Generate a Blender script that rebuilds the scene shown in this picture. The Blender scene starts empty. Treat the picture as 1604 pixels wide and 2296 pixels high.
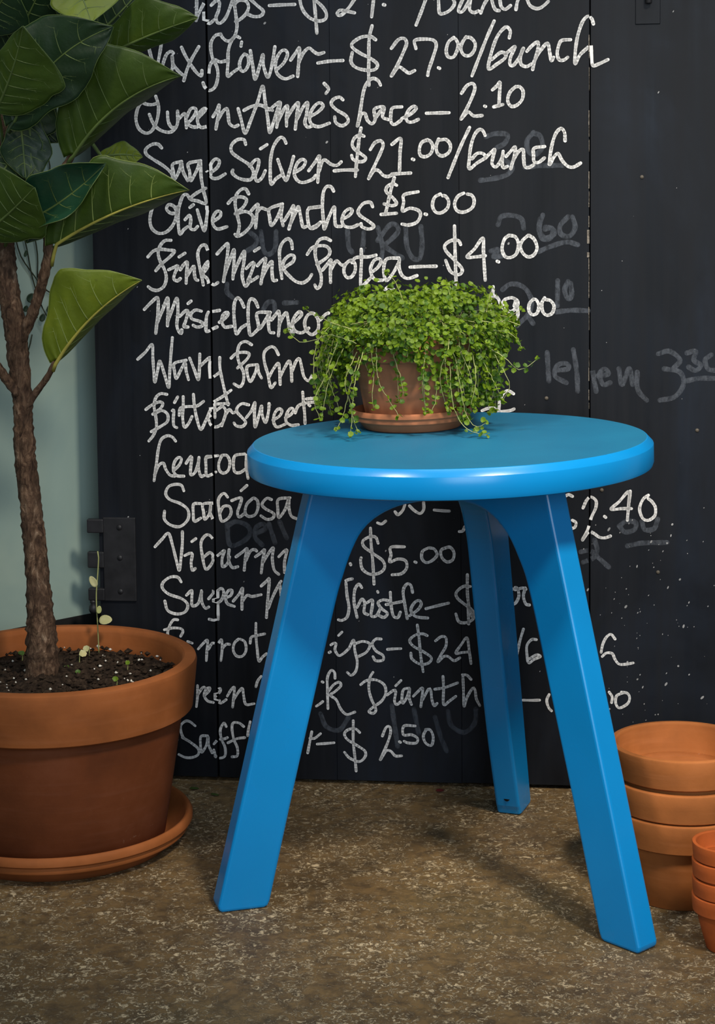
import bpy, bmesh, math, random
from mathutils import Vector, Matrix

S = bpy.context.scene
COL = S.collection
R = math.radians

# ------------------------------------------------------------------ camera
CAM_H, F_PX, CX, CY, PITCH, ROLL = 0.71334, 4200.55, 802.0, 741.66, 0.0846485, 0.0098
cam_d = bpy.data.cameras.new('camera')
cam = bpy.data.objects.new('camera', cam_d)
COL.objects.link(cam)
cam_d.sensor_fit = 'VERTICAL'
cam_d.sensor_height = 36.0
cam_d.sensor_width = 24.0
cam_d.lens = F_PX / 2296 * 36.0
cam_d.shift_y = -(1148 - CY) / 2296
cam_d.clip_start = 0.02
cam.location = (0, 0, CAM_H)
cam.rotation_euler = (Matrix.Rotation(math.pi / 2 - PITCH, 3, 'X') @ Matrix.Rotation(-ROLL, 3, 'Z')).to_euler()
S.camera = cam

# ------------------------------------------------------------------ world and lights
S.view_settings.view_transform = 'Standard'
S.view_settings.look = 'None'
S.view_settings.gamma = 1.0
S.view_settings.use_curve_mapping = False
S.view_settings.exposure = 0.38
W = bpy.data.worlds.new('room_light')
S.world = W
W.use_nodes = True
W.node_tree.nodes['Background'].inputs[0].default_value = (0.62, 0.78, 1.0, 1)
W.node_tree.nodes['Background'].inputs[1].default_value = 0.14

def area(name, loc, target, size, size_y, power, color):
    d = bpy.data.lights.new(name, 'AREA')
    d.shape = 'RECTANGLE'
    d.size, d.size_y = size, size_y
    d.energy, d.color = power, color
    o = bpy.data.objects.new(name, d)
    COL.objects.link(o)
    o.location = loc
    o.rotation_euler = (Vector(target) - Vector(loc)).to_track_quat('-Z', 'Y').to_euler()
    return o

def spot(name, loc, target, power, color, angle, blend, radius):
    d = bpy.data.lights.new(name, 'SPOT')
    d.energy, d.color, d.spot_size, d.spot_blend, d.shadow_soft_size = power, color, R(angle), blend, radius
    o = bpy.data.objects.new(name, d)
    COL.objects.link(o)
    o.location = loc
    o.rotation_euler = (Vector(target) - Vector(loc)).to_track_quat('-Z', 'Y').to_euler()
    return o

# two shop ceiling lamps in front of the stool, a ceiling strip light and daylight from a shop window
spot('ceiling_lamp_right', (0.78, 0.40, 2.20), (0.24, 1.95, 0.42), 185, (1.0, 0.89, 0.74), 34, 1.0, 0.15)
spot('ceiling_lamp_left', (-0.90, 0.70, 2.20), (0.26, 1.95, 0.42), 82, (1.0, 0.90, 0.78), 33, 1.0, 0.14)
area('ceiling_strip_light', (0.35, 1.35, 2.55), (0.35, 1.45, 0.0), 1.5, 0.12, 11, (0.92, 0.96, 1.0))
area('shop_window', (0.6, -1.6, 1.3), (0.2, 1.9, 0.5), 1.6, 1.5, 30, (0.78, 0.89, 1.0))

# ------------------------------------------------------------------ object helpers
def tag(o, label=None, cat=None, group=None, kind=None):
    if label: o['label'] = label
    if cat: o['category'] = cat
    if group: o['group'] = group
    if kind: o['kind'] = kind
    return o

def empty(name, loc, rot=(0, 0, 0)):
    o = bpy.data.objects.new(name, None)
    o.empty_display_size = 0.05
    o.location, o.rotation_euler = loc, rot
    COL.objects.link(o)
    return o

class MB:
    """collects vertices and faces (with a material slot) for one mesh"""
    def __init__(s): s.v, s.f, s.m = [], [], []
    def add(s, verts, faces, mat=0):
        k = len(s.v)
        s.v += [tuple(p) for p in verts]
        s.f += [tuple(i + k for i in f) for f in faces]
        s.m += [mat] * len(faces)
    def box(s, a, b, mat=0):
        (x0, y0, z0), (x1, y1, z1) = a, b
        s.add([(x0, y0, z0), (x1, y0, z0), (x1, y1, z0), (x0, y1, z0), (x0, y0, z1), (x1, y0, z1), (x1, y1, z1), (x0, y1, z1)],
              [(0, 3, 2, 1), (4, 5, 6, 7), (0, 1, 5, 4), (1, 2, 6, 5), (2, 3, 7, 6), (3, 0, 4, 7)], mat)
    def tube(s, pts, rads, n=8, mat=0, jitter=0.0, rng=None, cap=True):
        pts = [Vector(p) for p in pts]
        rings, ref = [], Vector((0, -1, 0.01))
        for i, p in enumerate(pts):
            d = (pts[min(i + 1, len(pts) - 1)] - pts[max(i - 1, 0)]).normalized()
            a = d.cross(ref)
            if a.length < 1e-4: a = d.cross(Vector((1, 0, 0)))
            a.normalize(); b = d.cross(a).normalized()
            ref = -b if False else ref
            ring = []
            for j in range(n):
                t = 2 * math.pi * j / n
                r = rads[i] * (1 + (rng.uniform(-jitter, jitter) if rng else 0))
                ring.append(p + a * math.cos(t) * r + b * math.sin(t) * r)
            rings.append(ring)
        v = [q for r_ in rings for q in r_]
        f = [(i * n + j, i * n + (j + 1) % n, (i + 1) * n + (j + 1) % n, (i + 1) * n + j) for i in range(len(pts) - 1) for j in range(n)]
        if cap:
            f.append(tuple(range(n))[::-1]); f.append(tuple((len(pts) - 1) * n + j for j in range(n)))
        s.add(v, f, mat)
    def lathe(s, prof, n=72, mat=0, closed=False):
        v, f = [], []
        for (r, z) in prof:
            for j in range(n):
                t = 2 * math.pi * j / n
                v.append((r * math.cos(t), r * math.sin(t), z))
        m = len(prof)
        for i in range(m if closed else m - 1):
            k = (i + 1) % m
            for j in range(n):
                f.append((i * n + j, i * n + (j + 1) % n, k * n + (j + 1) % n, k * n + j))
        if not closed:
            if prof[0][0] > 1e-6: f.append(tuple(range(n))[::-1])
            if prof[-1][0] > 1e-6: f.append(tuple((m - 1) * n + j for j in range(n)))
        s.add(v, f, mat)
    def build(s, name, mats, parent=None, smooth=False, auto=None):
        me = bpy.data.meshes.new(name)
        me.from_pydata(s.v, [], s.f)
        if not isinstance(mats, (list, tuple)): mats = [mats]
        for m in mats: me.materials.append(m)
        me.polygons.foreach_set('material_index', s.m)
        if smooth: me.polygons.foreach_set('use_smooth', [True] * len(s.f))
        me.update()
        if auto is not None:
            bm = bmesh.new(); bm.from_mesh(me)
            for e in bm.edges:
                e.smooth = len(e.link_faces) == 2 and e.calc_face_angle(0) < R(auto)
            bm.to_mesh(me); bm.free()
        o = bpy.data.objects.new(name, me)
        COL.objects.link(o)
        if parent: o.parent = parent
        return o

def bevel(o, w, seg=2, angle=35):
    m = o.modifiers.new('edge', 'BEVEL')
    m.width, m.segments, m.limit_method, m.angle_limit = w, seg, 'ANGLE', R(angle)
    m.harden_normals = False
    return o

def spline(pts, step):
    """Catmull-Rom through the points, resampled about every step"""
    P = [Vector(p) for p in pts]
    if len(P) == 2:
        n = max(1, int((P[1] - P[0]).length / step))
        return [P[0].lerp(P[1], i / n) for i in range(n + 1)]
    P = [P[0] * 2 - P[1]] + P + [P[-1] * 2 - P[-2]]
    out = []
    for i in range(1, len(P) - 2):
        a, b, c, d = P[i - 1], P[i], P[i + 1], P[i + 2]
        n = max(1, int((c - b).length / step))
        for k in range(n):
            t = k / n
            out.append(0.5 * ((2 * b) + (c - a) * t + (2 * a - 5 * b + 4 * c - d) * t * t + (3 * b - a - 3 * c + d) * t ** 3))
    out.append(P[-2].copy())
    return out

def at(px, py, Y):
    """the point at distance Y from the viewer that the photograph shows at (px, py)"""
    X, Z = (px - CX) / F_PX, (py - CY) / F_PX
    cr, sr = math.cos(ROLL), math.sin(ROLL)
    x, y = X * cr - Z * sr, X * sr + Z * cr
    d = Vector((x, math.cos(PITCH) - y * math.sin(PITCH), -math.sin(PITCH) - y * math.cos(PITCH)))
    s = Y / d.y
    return Vector((d.x * s, Y, CAM_H + d.z * s))

# ------------------------------------------------------------------ materials
class Mat:
    def __init__(s, name, rough=0.6, spec=0.5):
        s.m = bpy.data.materials.new(name); s.m.use_nodes = True
        s.n, s.l = s.m.node_tree.nodes, s.m.node_tree.links
        s.b = s.n['Principled BSDF']
        s.b.inputs['Roughness'].default_value = rough
        s.b.inputs['Specular IOR Level'].default_value = spec
        s.tc = s.n.new('ShaderNodeTexCoord')
    def vec(s, scale=(1, 1, 1), gen='Object', rot=(0, 0, 0)):
        mp = s.n.new('ShaderNodeMapping'); mp.inputs['Scale'].default_value = scale; mp.inputs['Rotation'].default_value = rot
        s.l.new(s.tc.outputs[gen], mp.inputs[0]); return mp.outputs[0]
    def noise(s, scale, detail=4, rough=0.55, vec=None, dist=0.0):
        n = s.n.new('ShaderNodeTexNoise'); n.inputs['Scale'].default_value = scale
        n.inputs['Detail'].default_value = detail; n.inputs['Roughness'].default_value = rough; n.inputs['Distortion'].default_value = dist
        s.l.new(vec or s.tc.outputs['Object'], n.inputs['Vector']); return n.outputs['Fac']
    def voro(s, scale, vec=None, out='Distance', feature='F1'):
        n = s.n.new('ShaderNodeTexVoronoi'); n.inputs['Scale'].default_value = scale; n.feature = feature
        s.l.new(vec or s.tc.outputs['Object'], n.inputs['Vector']); return n.outputs[out]
    def ramp(s, fac, stops, const=False):
        r = s.n.new('ShaderNodeValToRGB'); e = r.color_ramp.elements
        if const: r.color_ramp.interpolation = 'CONSTANT'
        while len(e) < len(stops): e.new(0.5)
        for el, (p, c) in zip(e, stops):
            el.position = p; el.color = c if len(c) == 4 else (*c, 1)
        s.l.new(fac, r.inputs[0]); return r.outputs[0]
    def mix(s, fac, a, b, mode='MIX'):
        n = s.n.new('ShaderNodeMix'); n.data_type = 'RGBA'; n.blend_type = mode
        for k, x in ((0, fac), (6, a), (7, b)):
            if isinstance(x, (int, float)): n.inputs[k].default_value = x
            elif isinstance(x, tuple): n.inputs[k].default_value = (*x, 1) if len(x) == 3 else x
            else: s.l.new(x, n.inputs[k])
        return n.outputs[2]
    def math(s, op, a, b=0.0):
        n = s.n.new('ShaderNodeMath'); n.operation = op
        for k, x in ((0, a), (1, b)):
            if isinstance(x, (int, float)): n.inputs[k].default_value = x
            else: s.l.new(x, n.inputs[k])
        return n.outputs[0]
    def color(s, x):
        if isinstance(x, tuple): s.b.inputs['Base Color'].default_value = (*x, 1)
        else: s.l.new(x, s.b.inputs['Base Color'])
        return s
    def rough(s, x): s.l.new(x, s.b.inputs['Roughness']); return s
    def bump(s, h, strength=0.3, dist=0.001):
        n = s.n.new('ShaderNodeBump'); n.inputs['Strength'].default_value = strength; n.inputs['Distance'].default_value = dist
        s.l.new(h, n.inputs['Height']); s.l.new(n.outputs[0], s.b.inputs['Normal']); return s

def mk_board():
    m = Mat('slate_black_paint', 0.5, 0.22)
    grain = m.noise(60, 5, 0.6, m.vec((1, 1, 0.035)))
    big = m.noise(5.0, 5, 0.62, m.vec((1, 1, 0.55)), 0.9)
    streak = m.noise(14, 3, 0.5, m.vec((1, 1, 0.12)))
    base = m.ramp(big, [(0.30, (0.0022, 0.0023, 0.0026)), (0.50, (0.0042, 0.0053, 0.0080)), (0.70, (0.0110, 0.0155, 0.0250))])
    c = m.mix(m.ramp(grain, [(0.35, (0, 0, 0)), (0.75, (1, 1, 1))]), base, (0.0082, 0.0094, 0.0124))
    c = m.mix(m.ramp(streak, [(0.50, (0, 0, 0)), (0.85, (0.55, 0.55, 0.55))]), c, (0.0145, 0.0170, 0.0230))
    dots = m.ramp(m.voro(75), [(0.0, (1, 1, 1)), (0.045, (0, 0, 0))])
    keep = m.ramp(m.noise(9, 2), [(0.60, (0, 0, 0)), (0.66, (0.8, 0.8, 0.8))])
    c = m.mix(m.math('MULTIPLY', dots, keep), c, (0.16, 0.165, 0.17))
    m.color(c); m.rough(m.ramp(grain, [(0.3, (0.40,) * 3), (0.7, (0.58,) * 3)]))
    m.bump(grain, 0.22, 0.0006)
    return m.m

def mk_plain(name, c, rough=0.6, spec=0.4, nscale=40, amt=0.25, bump=0.15, bdist=0.0005):
    m = Mat(name, rough, spec)
    n = m.noise(nscale, 4)
    lo = tuple(x * (1 - amt) for x in c); hi = tuple(min(1, x * (1 + amt)) for x in c)
    m.color(m.ramp(n, [(0.3, lo), (0.7, hi)])); m.bump(n, bump, bdist)
    return m.m

def mk_terracotta(name, c, dust=0.35):
    m = Mat(name, 0.78, 0.25)
    big = m.noise(14, 4, 0.6); fine = m.noise(420, 2); ring = m.noise(50, 3, 0.5, m.vec((0.25, 0.25, 3)))
    dk = tuple(x * 0.72 for x in c)
    col = m.ramp(big, [(0.30, dk), (0.55, c), (0.80, tuple(min(1, x * 1.22 + 0.01) for x in c))])
    col = m.mix(m.ramp(ring, [(0.52, (0, 0, 0)), (0.8, (dust, dust, dust))]), col, tuple(min(1, x * 1.25 + 0.035) for x in c))
    scuff = m.math('MULTIPLY', m.ramp(m.noise(60, 5, 0.7, None, 1.2), [(0.66, (0, 0, 0)), (0.72, (0.5,) * 3)]), m.ramp(m.noise(16, 2), [(0.55, (0, 0, 0)), (0.65, (1, 1, 1))]))
    col = m.mix(scuff, col, (0.52, 0.36, 0.25))
    m.color(col); m.bump(m.mix(0.5, ring, fine), 0.25, 0.0006)
    return m.m

def mk_floor():
    m = Mat('worn_concrete', 0.62, 0.45)
    v = m.vec((1, 1, 1))
    big = m.noise(4.5, 4, 0.6, v, 0.4); mid = m.noise(55, 5, 0.65, v, 0.5); fine = m.noise(260, 4, 0.6, v)
    base = m.ramp(big, [(0.30, (0.125, 0.074, 0.027)), (0.55, (0.200, 0.122, 0.046)), (0.78, (0.270, 0.170, 0.066))])
    c = m.mix(m.ramp(mid, [(0.36, (0.75,) * 3), (0.58, (0, 0, 0))]), base, (0.055, 0.034, 0.016))
    flecks = m.ramp(m.noise(150, 6, 0.78, v, 1.2), [(0.505, (0, 0, 0)), (0.560, (1.0,) * 3)])
    where = m.ramp(m.noise(15, 5, 0.75, v, 0.8), [(0.40, (0.05,) * 3), (0.58, (1.0,) * 3)])
    fk = m.math('MULTIPLY', flecks, where)
    c = m.mix(fk, c, (0.62, 0.48, 0.29))
    pit = m.ramp(m.voro(70, v), [(0.06, (0.6,) * 3), (0.16, (0, 0, 0))])
    c = m.mix(m.math('MULTIPLY', pit, m.ramp(mid, [(0.45, (0, 0, 0)), (0.6, (1, 1, 1))])), c, (0.028, 0.022, 0.015))
    c = m.mix(m.ramp(m.noise(3.1, 3, 0.5, m.vec((1, 1, 1), 'Object', (0, 0, 1.0))), [(0.55, (0, 0, 0)), (0.75, (0.35,) * 3)]), c, (0.075, 0.078, 0.035))
    m.color(c)
    h = m.mix(0.6, m.mix(0.5, mid, fine), fk)
    m.bump(h, 0.8, 0.003)
    return m.m

def mk_blue():
    m = Mat('blue_gloss_paint', 0.28, 0.5)
    n = m.noise(900, 2); big = m.noise(7, 3)
    c = m.ramp(big, [(0.3, (0.0012, 0.235, 0.585)), (0.7, (0.0016, 0.262, 0.650))])
    sp = m.ramp(m.voro(55), [(0.0, (1,) * 3), (0.035, (0, 0, 0))])
    c = m.mix(m.math('MULTIPLY', sp, m.ramp(m.noise(12, 2), [(0.58, (0, 0, 0)), (0.64, (0.7,) * 3)])), c, (0.35, 0.55, 0.75))
    m.color(c); m.bump(n, 0.05, 0.0003); m.rough(m.ramp(big, [(0.3, (0.22,) * 3), (0.7, (0.32,) * 3)]))
    return m.m

def mk_blue_top():
    m = Mat('blue_worn_paint', 0.5, 0.5)
    n = m.noise(700, 3, 0.7); big = m.noise(9, 4, 0.6, None, 0.5)
    c = m.ramp(big, [(0.3, (0.004, 0.140, 0.275)), (0.7, (0.007, 0.172, 0.320))])
    c = m.mix(m.ramp(n, [(0.5, (0, 0, 0)), (0.72, (0.45,) * 3)]), c, (0.055, 0.225, 0.345))
    sp = m.ramp(m.voro(48), [(0.0, (1,) * 3), (0.03, (0, 0, 0))])
    c = m.mix(m.math('MULTIPLY', sp, m.ramp(m.noise(12, 2), [(0.58, (0, 0, 0)), (0.64, (0.6,) * 3)])), c, (0.5, 0.6, 0.7))
    m.color(c); m.bump(n, 0.10, 0.0004)
    return m.m

def mk_wall():
    m = Mat('pale_teal_wall_paint', 0.6, 0.3)
    big = m.noise(5, 4, 0.6, None, 0.6); f = m.noise(120, 3)
    c = m.ramp(big, [(0.3, (0.255, 0.360, 0.335)), (0.7, (0.355, 0.455, 0.385))])
    m.color(c); m.bump(m.mix(0.3, big, f), 0.2, 0.002)
    return m.m

def mk_leaf(name, c, rough=0.38, tr=0.25):
    m = Mat(name, rough, 0.45)
    n = m.noise(22, 4, 0.6); sp = m.noise(140, 3)
    col = m.ramp(n, [(0.28, tuple(x * 0.72 for x in c)), (0.55, c), (0.8, (c[0] * 1.5, c[1] * 1.25, c[2] * 1.1))])
    col = m.mix(m.ramp(sp, [(0.66, (0, 0, 0)), (0.74, (0.35,) * 3)]), col, (c[0] * 0.5, c[1] * 0.42, c[2] * 0.4))
    m.color(col); m.bump(m.mix(0.5, sp, m.noise(48, 4, 0.6)), 0.3, 0.0022)
    t = m.n.new('ShaderNodeBsdfTranslucent'); m.l.new(col, t.inputs[0])
    mx = m.n.new('ShaderNodeMixShader'); mx.inputs[0].default_value = tr
    m.l.new(m.b.outputs[0], mx.inputs[1]); m.l.new(t.outputs[0], mx.inputs[2])
    m.l.new(mx.outputs[0], m.n['Material Output'].inputs[0])
    return m.m

def mk_bark():
    m = Mat('rough_brown_bark', 0.85, 0.2)
    a = m.noise(120, 6, 0.75, m.vec((1, 1, 0.35)), 1.2); b = m.voro(150, m.vec((1, 1, 0.4))); g = m.noise(26, 3)
    col = m.ramp(a, [(0.34, (0.020, 0.010, 0.006)), (0.49, (0.110, 0.062, 0.036)), (0.60, (0.215, 0.132, 0.080)), (0.70, (0.420, 0.300, 0.200))])
    col = m.mix(m.ramp(g, [(0.40, (0.55,) * 3), (0.62, (0, 0, 0))]), col, (0.060, 0.036, 0.024))
    m.color(m.mix(m.ramp(b, [(0.10, (0.7,) * 3), (0.35, (0, 0, 0))]), col, (0.028, 0.015, 0.009)))
    m.bump(m.mix(0.5, a, b), 1.0, 0.006)
    return m.m

def mk_soil():
    m = Mat('dark_potting_soil', 0.95, 0.15)
    a = m.noise(90, 6, 0.75, None, 0.6)
    m.color(m.ramp(a, [(0.35, (0.010, 0.006, 0.004)), (0.58, (0.052, 0.033, 0.021)), (0.78, (0.15, 0.108, 0.074))]))
    m.bump(a, 1.0, 0.005)
    return m.m

def mk_chalk(name, c, alpha=1.0):
    m = Mat(name, 0.75, 0.2)
    n = m.noise(160, 4, 0.6)
    m.color(m.ramp(n, [(0.25, tuple(x * 0.86 for x in c)), (0.6, c)]))
    if alpha < 1:
        t = m.n.new('ShaderNodeBsdfTransparent'); mx = m.n.new('ShaderNodeMixShader')
        f = m.ramp(m.noise(190, 4, 0.75, m.vec((1, 1, 0.5))), [(0.35, (alpha * 0.25,) * 3), (0.72, (alpha * 1.6,) * 3)])
        m.l.new(f, mx.inputs[0]); m.l.new(t.outputs[0], mx.inputs[1]); m.l.new(m.b.outputs[0], mx.inputs[2])
        m.l.new(mx.outputs[0], m.n['Material Output'].inputs[0])
    return m.m

M = dict(
    board=mk_board(), floor=mk_floor(), blue=mk_blue(), bluetop=mk_blue_top(), wall=mk_wall(),
    base=mk_plain('black_baseboard_paint', (0.010, 0.010, 0.010), 0.6),
    iron=mk_plain('blackened_iron', (0.013, 0.013, 0.015), 0.5, 0.4, 60, 0.4, 0.3),
    backing=mk_plain('raw_dark_timber', (0.006, 0.005, 0.005), 0.9),
    terra=mk_terracotta('orange_terracotta', (0.41, 0.135, 0.034)),
    terra_big=mk_terracotta('brown_orange_terracotta', (0.315, 0.096, 0.024), 0.25),
    terra_dark=mk_terracotta('dark_brown_terracotta', (0.150, 0.040, 0.011), 0.2),
    terra_pale=mk_terracotta('pale_terracotta', (0.56, 0.225, 0.085)),
    terra_red=mk_terracotta('red_terracotta', (0.45, 0.098, 0.018), 0.2),
    terra_small=mk_terracotta('weathered_terracotta', (0.50, 0.185, 0.085)),
    chalk=mk_chalk('white_chalk_marker', (0.87, 0.865, 0.85)),
    ghost=mk_chalk('wiped_chalk', (0.24, 0.27, 0.32), 0.17),
    speck=mk_plain('white_paint_specks', (0.30, 0.30, 0.30), 0.8),
    wood=mk_plain('bare_wood_chips', (0.17, 0.15, 0.125), 0.8, 0.2, 300, 0.7),
    nail=mk_plain('rusty_nail', (0.10, 0.085, 0.065), 0.6),
    bark=mk_bark(), soil=mk_soil(),
    twig=mk_plain('brown_twig', (0.050, 0.030, 0.020), 0.8, 0.2, 90, 0.5, 0.6, 0.002),
    perlite=mk_plain('white_perlite', (0.62, 0.58, 0.50), 0.9),
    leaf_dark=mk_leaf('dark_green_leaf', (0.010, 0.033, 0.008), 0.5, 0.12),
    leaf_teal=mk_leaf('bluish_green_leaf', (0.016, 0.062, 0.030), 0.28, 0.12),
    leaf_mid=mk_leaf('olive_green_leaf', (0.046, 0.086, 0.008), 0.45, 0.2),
    leaf_light=mk_leaf('yellow_green_leaf', (0.150, 0.205, 0.011), 0.48, 0.25),
    vein=mk_plain('pale_leaf_vein', (0.20, 0.25, 0.065), 0.5, 0.4),
    vein_dim=mk_plain('green_leaf_vein', (0.085, 0.125, 0.030), 0.5, 0.4),
    rib=mk_plain('yellow_midrib', (0.30, 0.27, 0.050), 0.5, 0.4),
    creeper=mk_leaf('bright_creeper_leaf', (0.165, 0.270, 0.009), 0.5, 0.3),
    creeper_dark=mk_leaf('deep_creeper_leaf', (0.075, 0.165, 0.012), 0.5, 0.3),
    stem=mk_plain('pale_green_stem', (0.34, 0.36, 0.13), 0.6),
    stem_dark=mk_plain('dark_vine_stem', (0.030, 0.036, 0.018), 0.7),
    pale=mk_leaf('pale_seedling_leaf', (0.52, 0.50, 0.24), 0.5, 0.2),
    petal=mk_leaf('dark_red_petal', (0.13, 0.012, 0.012), 0.5, 0.1),
)

# ------------------------------------------------------------------ the setting
def struct(o, label=None):
    o['kind'] = 'structure'
    return o

mb = MB(); mb.box((-3, -1.5, -0.06), (3, 2.7, 0.0))
struct(mb.build('floor', M['floor']))

BO = Vector((-0.30585, 2.17174, 0))                 # foot of the board's left edge, on its front face
BROT = math.atan2(-0.11209683, 0.99369729)
bex, bey = Vector((math.cos(BROT), math.sin(BROT), 0)), Vector((-math.sin(BROT), math.cos(BROT), 0))
WA = R(42)                                           # the side wall turns towards the viewer
wdir = Vector((-math.cos(WA), -math.sin(WA), 0)); wout = Vector((-wdir.y, wdir.x, 0))   # wout points away from the room
if wout.y < 0: wout = -wout
corner = BO + bey * 0.09

def wall_prism(name, p, q, out, z0, z1, t, mat):
    m_ = MB(); a, b = Vector(p), Vector(q)
    c, d = b + out * t, a + out * t
    vs = [Vector((v.x, v.y, z)) for z in (z0, z1) for v in (a, b, c, d)]
    m_.add(vs, [(0, 1, 2, 3)[::-1], (4, 5, 6, 7), (0, 1, 5, 4), (1, 2, 6, 5), (2, 3, 7, 6), (3, 0, 4, 7)])
    return struct(m_.build(name, mat))

wl0 = corner + bex * 0.03
k_ = 0.03 / 1.0
wall_prism('wall_left', corner, corner + wdir * 1.5, wout, 0.1835, 2.4, 0.10, M['wall'])
wall_prism('baseboard_left', corner + wdir * 0.001, corner + wdir * 1.5, wout, 0.0, 0.1835, 0.10, M['base'])
wall_prism('wall_back', corner + bex * 0.0, corner + bex * 3.0, bey, 0.0, 2.4, 0.10, M['wall'])

# ------------------------------------------------------------------ chalkboard door of upright planks
SEAMS = [(0.0, 0), (0.1378, 0.0011), (0.2789, 0.00008), (0.4249, 0.00008), (0.5719, 0.0007), (0.7190, 0.0005), (0.866, 0.0005), (1.01, 0)]
ZB, ZT = 0.004, 1.30
board = empty('chalkboard', BO, (0, 0, BROT))
tag(board, 'tall black plank chalkboard covered in white handwritten flower prices', 'chalkboard')
rng = random.Random(4)
for i in range(len(SEAMS) - 1):
    a, b = SEAMS[i][0] + SEAMS[i][1], SEAMS[i + 1][0] - SEAMS[i + 1][1]
    mb = MB(); dy = rng.uniform(-0.0002, 0.0002)
    mb.box((a, dy, ZB + rng.uniform(0, 0.0012)), (b, 0.018, ZT))
    bevel(mb.build('plank', M['board'], board), 0.0003, 1)
mb = MB()
for z in (0.10, 0.62, 1.14): mb.box((0.01, 0.018, z - 0.04), (1.0, 0.032, z + 0.04))
mb.build('batten', M['backing'], board)
mb = MB(); mb.box((0.002, 0.0165, ZB + 0.004), (1.0, 0.0195, ZT - 0.01))
mb.build('backing', M['backing'], board)

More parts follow.
